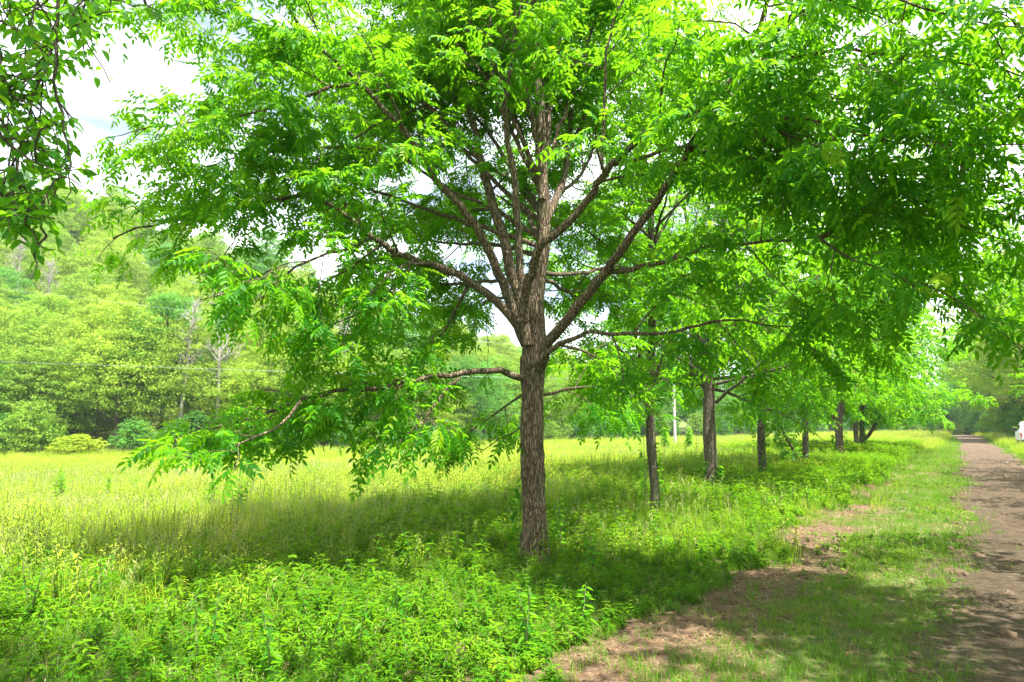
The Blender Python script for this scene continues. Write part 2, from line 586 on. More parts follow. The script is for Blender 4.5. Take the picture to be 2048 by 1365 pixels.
# fourth: heavy stem that forks
lm(px_poly([(1050, 640), (1035, 576), (1021, 542), (1011, 484), (997, 450), (984, 403), (970, 352), (956, 308)], 8.5, 8.7), .075, .055, .5, .5, (.5, 1.2), tipleaf=False)
lm(px_poly([(958, 315), (939, 294), (905, 267), (864, 222), (830, 195), (775, 164), (734, 126), (700, 95), (640, 55), (580, -10)], 8.7, 8.9), .045, .012, .2, .3, (.5, 1.3))
lm(px_poly([(956, 308), (953, 267), (936, 222), (926, 188), (919, 150), (905, 109), (878, 65), (847, 17), (810, -60)], 8.7, 9.4), .045, .012, .25, .35, (.5, 1.3))
lm(px_poly([(919, 155), (895, 154), (847, 137), (809, 133), (760, 120)], 8.9, 9.3), .022, .008, .2, .3, (.5, 1.1))
# fifth: slim leading stem in front of the trunk
lm(px_poly([(1055, 690), (1045, 620), (1042, 570), (1037, 518), (1037, 470), (1035, 437), (1028, 342), (1016, 284), (1011, 239), (1009, 191), (1001, 147), (980, 109), (953, 85), (922, 44), (900, -10), (880, -80)], 8.25, 7.7), .060, .014, .55, .4, (.5, 1.1))
lm(px_poly([(1011, 239), (997, 205), (987, 171), (980, 103), (981, 30), (985, -60)], 7.95, 7.5), .022, .010, .3, .4, (.5, 1.1))
lm(px_poly([(1009, 200), (1021, 160), (1025, 103), (1042, 10), (1055, -80)], 7.9, 7.9), .028, .012, .3, .4, (.5, 1.1))
# sixth: the leader
lm(px_poly([(1068, 720), (1072, 672), (1074, 604), (1079, 546), (1086, 484), (1086, 424), (1083, 342), (1083, 290), (1083, 239), (1076, 178), (1072, 137), (1071, 65), (1071, 0), (1075, -120), (1080, -260)], 8.5, 8.7), .112, .028, .5, .50, (.7, 1.7), nleaf=5)
lm(px_poly([(1085, 400), (1093, 308), (1100, 205), (1110, 137), (1120, 68), (1131, 10), (1150, -80)], 8.5, 9.3), .05, .014, .3, .4, (.6, 1.5))
lm(px_poly([(1087, 450), (1110, 403), (1124, 369), (1137, 304), (1141, 171), (1144, 51), (1150, -50)], 8.6, 9.8), .055, .016, .3, .4, (.6, 1.5))
lm(px_poly([(1083, 290), (1059, 232), (1042, 202), (1028, 167), (1011, 126), (980, 60), (960, -20)], 8.7, 9.6), .035, .012, .3, .4, (.6, 1.4))
lm(px_poly([(1137, 304), (1160, 250), (1195, 180), (1250, 110), (1290, 40), (1330, -40)], 9.2, 10.5), .040, .012, .2, .35, (.6, 1.4))
# seventh: limb crossing up to the right, toward the camera
lm(px_poly([(1048, 640), (1049, 587), (1062, 546), (1072, 511), (1090, 484), (1120, 460), (1178, 400), (1195, 369), (1223, 331), (1254, 301), (1288, 267), (1332, 239), (1400, 199), (1427, 175), (1467, 131), (1511, 98), (1545, 71), (1582, 34), (1640, -30)], 8.2, 5.6),
   .062, .014, .38, .26, (.5, 1.2), -.05, .05)
lm(px_poly([(1420, 190), (1518, 192), (1615, 187), (1670, 199), (1737, 205), (1804, 216), (1872, 224), (1932, 199), (1990, 180)], 6.5, 5.6), .022, .006, .1, .2, (.4, .95), -.07, 0)
lm(px_poly([(1204, 340), (1206, 263), (1209, 188), (1219, 68), (1247, 7), (1270, -60)], 7.3, 7.0), .022, .010, .3, .3, (.5, 1.0))
lm(px_poly([(1219, 331), (1270, 318), (1330, 300), (1390, 290), (1450, 268), (1520, 262), (1600, 280)], 7.2, 5.6), .026, .008, .25, .24, (.4, 1.0), -.07, 0)
# eighth: heavy right limb
lm(px_poly([(1075, 745), (1093, 700), (1110, 669), (1137, 638), (1175, 587), (1206, 549), (1223, 525), (1247, 491), (1281, 448), (1315, 400), (1342, 359), (1366, 316), (1400, 262), (1450, 190), (1500, 90), (1550, -30)], 8.35, 5.8), .075, .020, .62, .28, (.6, 1.4))
lm(px_poly([(1212, 541), (1247, 541), (1281, 535), (1332, 522), (1383, 506), (1450, 492), (1540, 482), (1640, 478), (1740, 470), (1840, 455)], 7.5, 6.2), .036, .007, .15, .21, (.4, 1.1), -.07, 0)
lm(px_poly([(1366, 316), (1430, 300), (1500, 318), (1590, 330), (1700, 335), (1810, 350), (1900, 352)], 6.6, 5.6), .026, .006, .15, .2, (.4, 1.0), -.07, 0)
lm(px_poly([(1640, 478), (1700, 520), (1770, 545), (1850, 570)], 5.9, 5.2), .012, .004, .1, .2, (.3, .7), -.09, 0)
# ninth: low right limbs
lm(px_poly([(1055, 736), (1076, 720), (1110, 696), (1131, 682), (1161, 675), (1185, 664), (1264, 667), (1349, 662), (1397, 653), (1450, 640), (1530, 650), (1620, 655)], 8.15, 6.9), .042, .007, .35, .25, (.4, 1.0), -.08, 0)
lm(px_poly([(1085, 790), (1130, 782), (1180, 775), (1230, 778), (1280, 798)], 8.5, 9.4), .022, .006, .2, .22, (.4, .9), -.14, 0)
lm(px_poly([(1120, 690), (1160, 700), (1210, 725), (1260, 745)], 8.6, 9.8), .022, .006, .2, .22, (.4, .9), -.1, 0)
lm(px_poly([(1045, 790), (1010, 815), (960, 850), (915, 880)], 8.55, 9.2), .018, .005, .2, .22, (.4, .8), -.12, 0)
lm(px_poly([(1050, 850), (1000, 880), (960, 905)], 8.5, 8.9), .012, .004, .2, .2, (.3, .6), -.12, 0)
# limbs on the far side and high over the frame
for a, e, L_ in ((100, 30, 4.5), (60, 40, 4.5), (130, 45, 4.5), (80, 60, 5), (20, 62, 4.6), (160, 62, 5), (250, 70, 4.5), (200, 70, 5), (150, 28, 4.8), (120, 16, 4.4), (80, 20, 4.2), (145, 50, 4.8), (110, 62, 5), (165, 40, 4.8), (175, 22, 4.6), (72, 2, 3.6), (48, 6, 3.8), (98, -2, 3.4), (125, 4, 3.6)):
    st = P(1078, 560 - e * 3, 8.6)
    d = np.array([math.cos(R(a)) * math.cos(R(e)), math.sin(R(a)) * math.cos(R(e)), math.sin(R(e))])
    lm(curve(T.rng, st, d, L_, 6, .08, .02), .034, .010, .35, .36, (.7, 1.6))
# overhead toward the camera, right side (their tips hang at the top right of the frame)
for pl in ([(1500, 90, 6.0), (1600, 20, 5.4), (1720, -10, 5.0), (1850, 20, 4.7), (1980, 50, 4.5)],
           [(1450, 190, 6.1), (1560, 120, 5.6), (1690, 100, 5.3), (1800, 110, 5.1), (1960, 130, 5.0), (2060, 160, 4.9)],
           [(1366, 316, 6.6), (1470, 250, 6.0), (1600, 235, 5.6), (1720, 270, 5.3), (1850, 290, 5.1), (1990, 290, 5.0)],
           [(1640, 478, 5.9), (1740, 420, 5.9), (1850, 400, 5.9), (1980, 400, 5.9), (2080, 420, 5.9)],
           [(1700, 335, 6.2), (1800, 440, 7.5), (1900, 500, 8.0), (2000, 540, 8.5), (2080, 560, 8.8)]):
    lm(px_poly(pl, 6), .020, .006, .1, .21, (.4, 1.0), -.06, 0, nleaf=5)


def main_keep(p):
    """the crown is open: drop leaves around the fork and below the skirt"""
    x, y, w = project(p)
    k = np.ones(len(p), bool)
    k &= ~((np.abs(x - 1070) < 90) & (y > 470) & (y < 770) & (T.rng.rand(len(p)) < .55))
    k &= ~((np.hypot((x - 1000) / 60, (y - 690) / 60) < 1))
    k &= ~((x > 1035) & (x < 1100) & (y > 740))
    k &= ~((np.abs(x - 1306) < 26) & (y > 660) & (T.rng.rand(len(p)) < .85))
    return k


T.cull(main_keep)
T.finish("walnut_tree", "largest nearest tree of the row, thick brown furrowed trunk forking low into many limbs", b1, trunk, M_BARK, M_LEAF,
         "trees in the row beside the dirt road", 12)
NLEAF = [len(T.pos)]


# ================================================================== OTHER ROW TREES
def row_tree(seed, trunk_px, Y, w_m, limbs, label, n_rand, crownR, top, tp, lod, name="walnut_tree", leaf=None, sc=1.0, base_hide=.0, zlo=2.2, dens=1.0, nl=5):
    Tt = Tree(seed, tp, lod)
    pts = px_poly(trunk_px, Y)
    b = pts[0].copy(); b[2] = gz(b[0], b[1]) - .05
    pts = np.vstack([b, pts[1:]])
    rad = np.linspace(w_m / 2, w_m / 2 * .62, len(pts))
    tt = trunk_tube(pts, rad, Tt.rng, 20, .12, .4)
    for (pl, Ya, Yb, r0, r1) in limbs:
        Tt.limb(px_poly(pl, Ya, Yb), r0, r1, .25, .34 / dens, (.6, 1.4), -.06, .05, nleaf=nl, lscale=sc, tw_sp=.2)
    n_rand += 4
    top_p = pts[-1]; st0 = pts[max(1, len(pts) // 2)]
    for i in range(n_rand):
        a = Tt.rng.rand() * .6 + i * 2.4; e = R(np.interp(i / max(1, n_rand - 1), [0, 1], [2, 76]) + 6 * Tt.rng.randn())
        k = .25 + .75 * i / n_rand
        s0_ = st0 + (top_p - st0) * k
        L_ = crownR * (1.0 if e < R(50) else top / crownR * .8)
        d = np.array([math.cos(a) * math.cos(e), math.sin(a) * math.cos(e), math.sin(e)])
        Tt.limb(curve(Tt.rng, s0_, d, L_, 6, .09, .0), max(.03, w_m * .13), .008, .22, .36 / dens, (.6, 1.5), -.06, .05, nleaf=nl, lscale=sc, tw_sp=.2, step=.3)
    Tt.cull(lambda p: (p[:, 2] > zlo - .6 * Tt.rng.rand(len(p))) & ~((np.abs(p[:, 0] - b[0]) < .9) & (p[:, 1] < b[1] + .3) & (p[:, 2] < (6.0 if Y < 18 else 4.6)) & (Tt.rng.rand(len(p)) < .88)))
    NLEAF.append(len(Tt.pos))
    return Tt.finish(name, label, b, tt, M_BARK2, leaf or M_LEAF, "trees in the row beside the dirt road", 7)


row_tree(202, [(1312, 1060), (1311, 1030), (1305, 920), (1300, 830), (1298, 780), (1304, 690), (1306, 600), (1304, 520), (1303, 450), (1306, 380)], 12.2, .18,
         [([(1292, 775), (1280, 720), (1268, 660), (1255, 600), (1240, 530), (1215, 470)], 12.2, 12.8, .04, .01),
          ([(1303, 775), (1318, 735), (1335, 695), (1350, 655), (1370, 600)], 12.2, 11.5, .035, .01),
          ([(1288, 800), (1262, 790), (1220, 775), (1180, 772), (1140, 780)], 12.3, 12.6, .025, .006),
          ([(1292, 740), (1260, 715), (1215, 690), (1170, 690)], 12.3, 12.3, .025, .006)],
         "slim second tree of the row, narrow straight trunk just right of the biggest tree", 12, 2.6, 4.2, PIN_LO, 1, sc=1.0, zlo=2.15)
row_tree(303, [(1423, 1000), (1422, 965), (1420, 880), (1417, 800), (1415, 745), (1420, 710)], 17.6, .38,
         [([(1412, 760), (1405, 700), (1395, 600), (1382, 500), (1365, 400), (1340, 300)], 17.6, 17.8, .12, .02),
          ([(1424, 750), (1432, 650), (1440, 540), (1450, 420), (1460, 300), (1460, 180)], 17.6, 17.8, .12, .02),
          ([(1418, 740), (1420, 640), (1420, 500), (1415, 380), (1410, 250)], 17.8, 18.5, .10, .02),
          ([(1432, 805), (1450, 788), (1475, 768), (1520, 728), (1560, 695), (1610, 670)], 17.4, 15.5, .05, .008),
          ([(1403, 742), (1385, 728), (1360, 722), (1330, 722), (1290, 735)], 17.6, 17.2, .045, .008),
          ([(1432, 730), (1450, 700), (1470, 660), (1480, 600)], 17.6, 17.0, .05, .01)],
         "stout third tree of the row with a thick dark trunk splitting into several upright stems", 16, 4.6, 6.0, PIN_LO, 1, sc=1.15, zlo=2.0)
row_tree(404, [(1525, 985), (1525, 955), (1523, 880), (1527, 800), (1533, 730), (1535, 600), (1540, 500), (1545, 420)], 19.8, .25,
         [([(1530, 765), (1545, 752), (1580, 750), (1610, 745), (1660, 735)], 19.8, 18.8, .04, .01),
          ([(1532, 740), (1522, 690), (1500, 640), (1480, 600)], 19.8, 20.2, .04, .01)],
         "fourth tree of the row, straight single trunk with patchy pale bark", 15, 4.2, 5.5, PIN_LO, 1, sc=1.2, zlo=2.15)
row_tree(505, [(1610, 960), (1609, 935), (1611, 880), (1611, 820), (1606, 760), (1600, 690)], 24, .24,
         [([(1613, 800), (1635, 785), (1660, 768), (1690, 750)], 24, 22.5, .05, .01),
          ([(1604, 765), (1598, 720), (1600, 650)], 24, 24, .06, .01)],
         "fifth tree of the row, forked thin trunk with a leaning ivy-clad stem at its foot", 15, 4.4, 5.8, PIN_LO, 2, sc=1.3, zlo=2.1, nl=4)
row_tree(606, [(1682, 930), (1681, 910), (1678, 860), (1682, 800), (1686, 745), (1688, 690)], 33, .40,
         [([(1672, 842), (1658, 815), (1645, 780), (1638, 740)], 33, 33, .09, .02),
          ([(1688, 822), (1705, 812), (1735, 800), (1765, 780)], 33, 31, .07, .015)],
         "sixth tree of the row, dark trunk with a limb leaving each side above head height", 17, 5.2, 6.5, PIN_FAR, 2, sc=1.15, zlo=2.2, nl=4)
row_tree(707, [(1714, 905), (1713, 895), (1711, 850), (1706, 810), (1700, 770)], 41, .32, [],
         "seventh tree of the row, slim trunk leaning left beside the pale-limbed fork", 15, 4.8, 6.0, PIN_FAR, 2, sc=1.3, zlo=2.2, nl=4)
row_tree(808, [(1724, 908), (1723, 898), (1724, 860), (1725, 800), (1727, 740)], 43, .36,
         [([(1727, 882), (1745, 860), (1763, 825), (1773, 800), (1790, 760)], 43, 41, .13, .04)],
         "last tree of the row, a pale thick limb slanting up right from its low trunk", 17, 5.5, 6.5, PIN_FAR, 2, sc=1.3, zlo=2.2, nl=4)

# ================================================================== RIGHT SIDE OF THE ROAD (trunks outside the frame)
R_LABELS = ["spreading tree right behind the viewpoint whose shade dapples the foreground",
            "tree off the right edge shading the near end of the dirt road",
            "second tree along the right side of the dirt road, only its shade in view",
            "third tree along the right verge, its crown above the upper right corner",
            "right verge tree whose outer sprays reach the right edge high up",
            "right verge tree whose lower branches hang at the right edge above the far road",
            ]
for i, (u_, t_) in enumerate(((5.4, .6), (6.5, 7.0), (7.6, 17), (5.8, 23.5), (6.1, 29), (7.6, 36))):
    x_, y_ = xy(u_, t_); z_ = gz(x_, y_)
    lod = 2
    Tt = Tree(900 + i, PIN_LO if i in (3, 4, 5) else PIN_FAR, lod)
    H0 = 2.9
    pts = np.array([[x_, y_, z_ - .1], [x_ + .05, y_, z_ + 1], [x_, y_ + .05, z_ + H0], [x_ - .1, y_, z_ + 4.4]])
    tt = trunk_tube(pts, [.2, .17, .15, .1], Tt.rng, 14, .25, .4)
    n = 20
    if i == 0: Tt.allow = lambda p: p[2] > 1.65 + .70 * max(p[1], 0) + .5 and p[2] > 3.2  # unseen tree added to shade the foreground; its leaves stay above the view
    for j in range(n):
        a = j * 2.4 + i; e = R(np.interp(j / (n - 1), [0, 1], [8, 78]))
        st = pts[1] + (pts[3] - pts[1]) * (.35 + .65 * j / n)
        L_ = (5.2 if e < R(50) else 5.0) * (1.5 if i == 0 else 1)
        d = np.array([math.cos(a) * math.cos(e), math.sin(a) * math.cos(e), math.sin(e)])
        Tt.limb(curve(Tt.rng, st, d, L_, 6, .09, -.01), .07, .008, .22, .42, (.7, 1.6), -.06, .03, nleaf=4, tw_sp=.24, step=.35,
                lscale=1.1 if i in (3, 4) else 1.15, )
    Tt.cull(lambda p: p[:, 2] > (2.4 if i else 4.6))
    NLEAF.append(len(Tt.pos))
    Tt.finish("roadside_tree", R_LABELS[i], pts[0], tt, M_BARK2, M_LEAF, "trees along the right side of the road", 6)

def keep_left(p):
    x, y, w = project(p)
    lim = np.interp(y, [0, 120, 200, 300, 400, 480, 560, 700], [330, 235, 195, 190, 215, 150, 90, 60])
    return ~((w > 0) & (x > lim) & (y > -60)) & ~((w > 0) & (y > 545) & (x > -300))


# ================================================================== LEFT FOREGROUND TREE (oval leaves hanging from the top left)
x0, y0 = -4.6, 2.2
Tt = Tree(77, OVAL, 0)
z_ = gz(x0, y0)
pts = np.array([[x0, y0, z_ - .1], [x0, y0, 1.2], [x0 + .1, y0, 2.6], [x0 + .15, y0 + .1, 4.2], [x0 + .1, y0 + .2, 5.6]])
tt = trunk_tube(pts, [.18, .16, .14, .11, .07], Tt.rng, 16, .25, .4)
HANG = dict(sec_grav=-.10, nleaf=5, tw_sp=.085, flat=.9, step=.12, twl=(.08, .22), tipleaf=False)
Tt.allow = lambda p: bool(keep_left(np.array([p]))[0])
hang = [([(125, -60), (118, 40), (110, 85), (85, 140), (65, 190), (52, 250), (40, 310), (38, 345), (55, 395), (85, 440), (110, 470)], 3.6, 3.3),
        ([(112, 85), (105, 160), (118, 230), (140, 300), (138, 350), (130, 400)], 3.5, 3.4),
        ([(-40, 200), (10, 275), (60, 320), (120, 350), (165, 375)], 3.4, 3.2),
        ([(-40, 330), (0, 400), (40, 440), (85, 490), (110, 500)], 3.3, 3.1),
        ([(-60, -40), (-20, 60), (5, 140), (20, 200), (15, 260)], 3.4, 3.4),
        ([(60, -80), (40, 0), (60, 60), (80, 100), (150, 140)], 3.8, 4.0),
        ([(200, -80), (190, -10), (160, 40), (170, 100), (190, 150)], 4.2, 4.4),
        ([(60, -140), (130, -40), (200, -5), (270, 12), (310, 20)], 3.0, 2.7),
        ([(-60, -60), (30, -10), (90, 30), (150, 60), (200, 95)], 3.6, 3.9),
        ([(86, 400), (86, 430), (80, 470), (74, 510), (70, 540)], 3.3, 3.3),
        ([(-80, 60), (-30, 150), (0, 230), (20, 300), (25, 380), (15, 430)], 3.6, 3.5),
        ([(38, 345), (20, 380), (10, 420), (40, 470), (50, 480)], 3.3, 3.2)]
for i, (pl, a, b_) in enumerate(hang):
    w = px_poly(pl, a, b_)
    Tt.limb(w, .010, .0025, .05, .105, (.16, .42), up=-.1, **HANG)
    for q_ in (1, 4, 7): Tt.leaves_on(resample(w, .1)[-q_ - 3:len(resample(w, .1)) - q_ + 1], 4)
    if i in (0, 2, 4, 5, 6, 7, 8):   # tie the hanging branch back to the trunk
        s0_ = pts[3] + (pts[4] - pts[3]) * Tt.rng.rand()
        mid = (s0_ + w[0]) / 2 + np.array([0, 0, .9])
        Tt.limb(np.array([s0_, mid, w[0]]), .035, .012, .4, .2, (.3, .7), up=.1, **HANG)
Tt.allow = lambda p: bool(keep_left(np.array([p]))[0])
for j in range(8):
    a = j * 2.4; e = R(np.interp(j / 7, [0, 1], [20, 75]))
    d = np.array([math.cos(a) * math.cos(e), math.sin(a) * math.cos(e), math.sin(e)])
    if d[1] > .2 and d[0] > .1 and e < R(55): continue
    Tt.limb(curve(Tt.rng, pts[3] + (pts[4] - pts[3]) * j / 14, d, 3.2 if e < R(45) else 5.2, 5, .1, -.03), .05, .008, .25, .28, (.4, .9), sec_grav=-.05, nleaf=6, tw_sp=.12, step=.3, twl=(.15, .4), lscale=1.4)


Tt.cull(keep_left)
for j in range(6):  # extra overhead limbs out of view, leaves enlarged, added to shade the foreground
    a = R(np.interp(j, [0, 5], [-60, 5])); e = R(26 + 9 * (j % 3))
    d = np.array([math.cos(a) * math.cos(e), math.sin(a) * math.cos(e), math.sin(e)])
    Tt.limb(curve(Tt.rng, pts[4] - np.array([0, 0, .1 * j]), d, 5.0 if j % 2 else 6.6, 6, .08, -.02), .05, .01, .2, .30, (.5, 1.2), sec_grav=-.03, nleaf=6, tw_sp=.17, step=.3, twl=(.15, .4), lscale=1.9)
NLEAF.append(len(Tt.pos))
Tt.finish("elm_tree", "tree outside the left edge, drooping twigs with oval dark leaves hanging at top left", pts[0], tt, M_BARK2, M_OVAL, None, 6)


# ================================================================== GROUND
def ground_mat():
    m, nt, N, L = mat("ground_soil_and_turf")
    out = N.new('ShaderNodeOutputMaterial'); p = N.new('ShaderNodeBsdfPrincipled')
    g = N.new('ShaderNodeNewGeometry'); sx = N.new('ShaderNodeSeparateXYZ'); L.new(g.outputs['Position'], sx.inputs[0])
    u = mathn(N, L, 'SUBTRACT', mathn(N, L, 'MULTIPLY', sx.outputs[0], DY), mathn(N, L, 'MULTIPLY', sx.outputs[1], DX))
    n1 = noise(N, L, 1.1, g.outputs['Position'], 6, .6)
    n2 = noise(N, L, 16, g.outputs['Position'], 6, .7)
    n3 = noise(N, L, 90, g.outputs['Position'], 3, .6)
    soil = ramp(N, [(.28, (.045, .028, .018)), (.5, (.14, .085, .052)), (.72, (.32, .22, .14))]); L.new(n2.outputs['Fac'], soil.inputs[0])
    turf = ramp(N, [(.3, (.035, .085, .014)), (.55, (.075, .14, .025)), (.8, (.16, .19, .06))]); L.new(n2.outputs['Fac'], turf.inputs[0])
    field = ramp(N, [(.3, (.07, .12, .02)), (.7, (.17, .22, .05))]); L.new(n1.outputs['Fac'], field.inputs[0])
    # bare soil strip at the foot of the tall growth: u about -1.7
    w = mathn(N, L, 'ADD', u, mathn(N, L, 'MULTIPLY', mathn(N, L, 'SUBTRACT', n1.outputs['Fac'], .5), 2.2))
    bare = ramp(N, [(0, (1, 1, 1)), (.30, (1, 1, 1)), (.52, (0, 0, 0))])
    L.new(mathn(N, L, 'DIVIDE', mathn(N, L, 'ADD', w, 2.3), 2.6), bare.inputs[0])
    bn = ramp(N, [(.40, (0, 0, 0)), (.60, (1, 1, 1))]); L.new(n2.outputs['Fac'], bn.inputs[0])
    bf = mathn(N, L, 'MAXIMUM', bare.outputs[0], mathn(N, L, 'MULTIPLY', bn.outputs[0], .55))
    c = mixc(N, L, bf, turf.outputs[0], soil.outputs[0])
    fe = mathn(N, L, 'GREATER_THAN', mathn(N, L, 'MULTIPLY', u, -1), 6.5)
    c = mixc(N, L, fe, c, field.outputs[0])
    fr = mathn(N, L, 'GREATER_THAN', u, 3.4)
    c = mixc(N, L, fr, c, field.outputs[0])
    c = mixc(N, L, mathn(N, L, 'MULTIPLY', n3.outputs['Fac'], .5), c, (.05, .04, .025))
    L.new(c, p.inputs['Base Color']); p.inputs['Roughness'].default_value = .95; p.inputs['Specular IOR Level'].default_value = .15
    b = N.new('ShaderNodeBump'); b.inputs['Strength'].default_value = .8; b.inputs['Distance'].default_value = .03
    L.new(mathn(N, L, 'ADD', n2.outputs['Fac'], mathn(N, L, 'MULTIPLY', n3.outputs['Fac'], .3)), b.inputs['Height'])
    L.new(b.outputs[0], p.inputs['Normal']); L.new(p.outputs[0], out.inputs[0])
    return m


def road_mat():
    m, nt, N, L = mat("road_dirt")
    out = N.new('ShaderNodeOutputMaterial'); p = N.new('ShaderNodeBsdfPrincipled')
    g = N.new('ShaderNodeNewGeometry')
    mp = N.new('ShaderNodeMapping'); mp.vector_type = 'POINT'; mp.inputs['Rotation'].default_value = (0, 0, math.atan2(DX, DY))
    L.new(g.outputs['Position'], mp.inputs[0])
    st = N.new('ShaderNodeMapping'); st.inputs['Scale'].default_value = (1, 3.2, 1); L.new(mp.outputs[0], st.inputs[0])
    n1 = noise(N, L, 1.2, mp.outputs[0], 6, .6)
    n2 = noise(N, L, 11, st.outputs[0], 7, .72)
    n3 = noise(N, L, 70, g.outputs['Position'], 4, .7)
    base = ramp(N, [(.36, (.055, .038, .025)), (.5, (.21, .150, .100)), (.64, (.46, .36, .26))])
    L.new(mathn(N, L, 'ADD', mathn(N, L, 'MULTIPLY', n2.outputs['Fac'], .62), mathn(N, L, 'MULTIPLY', n1.outputs['Fac'], .38)), base.inputs[0])
    # trampled damp patches
    wet = ramp(N, [(.50, (0, 0, 0)), (.60, (1, 1, 1))]); L.new(n1.outputs['Fac'], wet.inputs[0])
    c = mixc(N, L, mathn(N, L, 'MULTIPLY', wet.outputs[0], .7), base.outputs[0], (.09, .058, .034))
    vo = N.new('ShaderNodeTexVoronoi'); vo.inputs['Scale'].default_value = 42; L.new(g.outputs['Position'], vo.inputs['Vector'])
    peb = ramp(N, [(.12, (1, 1, 1)), (.22, (0, 0, 0))]); L.new(vo.outputs['Distance'], peb.inputs[0])
    pm = mathn(N, L, 'MULTIPLY', peb.outputs[0], mathn(N, L, 'GREATER_THAN', n3.outputs['Fac'], .54))
    c = mixc(N, L, mathn(N, L, 'MULTIPLY', pm, .6), c, (.42, .37, .32))
    c = mixc(N, L, mathn(N, L, 'MULTIPLY', n3.outputs['Fac'], .45), c, (.09, .06, .04))
    L.new(c, p.inputs['Base Color']); p.inputs['Roughness'].default_value = .95; p.inputs['Specular IOR Level'].default_value = .15
    wv = N.new('ShaderNodeTexWave'); wv.bands_direction = 'Y'; wv.inputs['Scale'].default_value = 4.2; wv.inputs['Distortion'].default_value = 2.5
    wv.inputs['Detail'].default_value = 3; L.new(mp.outputs[0], wv.inputs['Vector'])
    h = mathn(N, L, 'ADD', mathn(N, L, 'MULTIPLY', n2.outputs['Fac'], 1.6), mathn(N, L, 'MULTIPLY', wv.outputs['Fac'], .25))
    h = mathn(N, L, 'ADD', h, mathn(N, L, 'MULTIPLY', n3.outputs['Fac'], .5)); h = mathn(N, L, 'ADD', h, mathn(N, L, 'MULTIPLY', pm, .3))
    b = N.new('ShaderNodeBump'); b.inputs['Strength'].default_value = 1; b.inputs['Distance'].default_value = .09
    L.new(h, b.inputs['Height']); L.new(b.outputs[0], p.inputs['Normal']); L.new(p.outputs[0], out.inputs[0])
    return m


def grid_mesh(name, xs, ys, fn, m):
    X, Yg = np.meshgrid(xs, ys)
    Z = fn(X, Yg)
    nx, ny = len(xs), len(ys)
    V = np.stack([X, Yg, Z], -1).reshape(-1, 3)
    i = (np.arange(ny - 1)[:, None] * nx + np.arange(nx - 1)[None]).reshape(-1)
    Q = np.stack([i, i + 1, i + nx + 1, i + nx], -1)
    return mesh_np(name, V, Q, mats=[m])


def spaced(a, b, n, p=2.2):
    s = np.linspace(-1, 1, n); s = np.sign(s) * np.abs(s) ** p
    return np.where(s < 0, s * -a, s * b)


gm = grid_mesh("ground", spaced(-420, 420, 300), np.concatenate([np.linspace(-60, -1, 30), 0 + 420 * np.linspace(0, 1, 330) ** 1.9]),
               lambda x, y: height(x, y) - .0, ground_mat())
tag(link("ground", gm), "grassy earth under the field, the verge and the wooded hill", "ground", kind="structure")

# road: ribbon laid on the ground, softly rutted
tt_ = np.concatenate([np.arange(-8, 30, .07), 30 + (150 - 30) * np.linspace(0, 1, 200) ** 1.3])
uu_ = np.linspace(-.15, 2.75, 60)
UU, TT = np.meshgrid(uu_, tt_)
rr_ = np.random.RandomState(8)
wl = .22 * np.sin(tt_ * .55) + .14 * np.sin(tt_ * 1.7 + 1) + .05 * rr_.randn(len(tt_))
wl = wl - .14 * (1 - sstep((tt_ - 3.5) / 6))
wr = .15 * np.sin(tt_ * .4 + 2) + .1 * np.sin(tt_ * 1.3)
k_ = (uu_ - uu_[0]) / (uu_[-1] - uu_[0])
UU = UU + wl[:, None] * (1 - k_)[None] ** 2 + wr[:, None] * k_[None] ** 2
XX, YY = xy(UU, TT)
ZZ = height(XX, YY) + .004 + .02 * np.sin(np.pi * k_)[None] ** .5 + .012 * np.sin(np.pi * k_)[None] * (np.cos(k_ * 4 * math.pi)[None]) + .020 * rr_.rand(*UU.shape) * np.sin(np.pi * k_)[None] ** .6
ZZ += .028 * np.sin(np.pi * k_)[None] * np.abs(np.sin(UU * 3.1 + TT * 2.3) * np.sin(TT * 3.7 + 1.5 * UU))
nx, ny = len(uu_), len(tt_)
i = (np.arange(ny - 1)[:, None] * nx + np.arange(nx - 1)[None]).reshape(-1)
rm_ = mesh_np("dirt_road", np.stack([XX, YY, ZZ], -1).reshape(-1, 3), np.stack([i, i + 1, i + nx + 1, i + nx], -1), mats=[road_mat()])
tag(link("dirt_road", rm_), "pale brown dirt road running away on the right between grass verges", "road", kind="structure")

# ================================================================== SCATTER (stuff)
hidden = {}


def proto_coll(name, meshes):
    c = bpy.data.collections.new(name)
    for i, me in enumerate(meshes):
        o = bpy.data.objects.new("%s_%02d" % (name, i), me); c.objects.link(o)
    return c


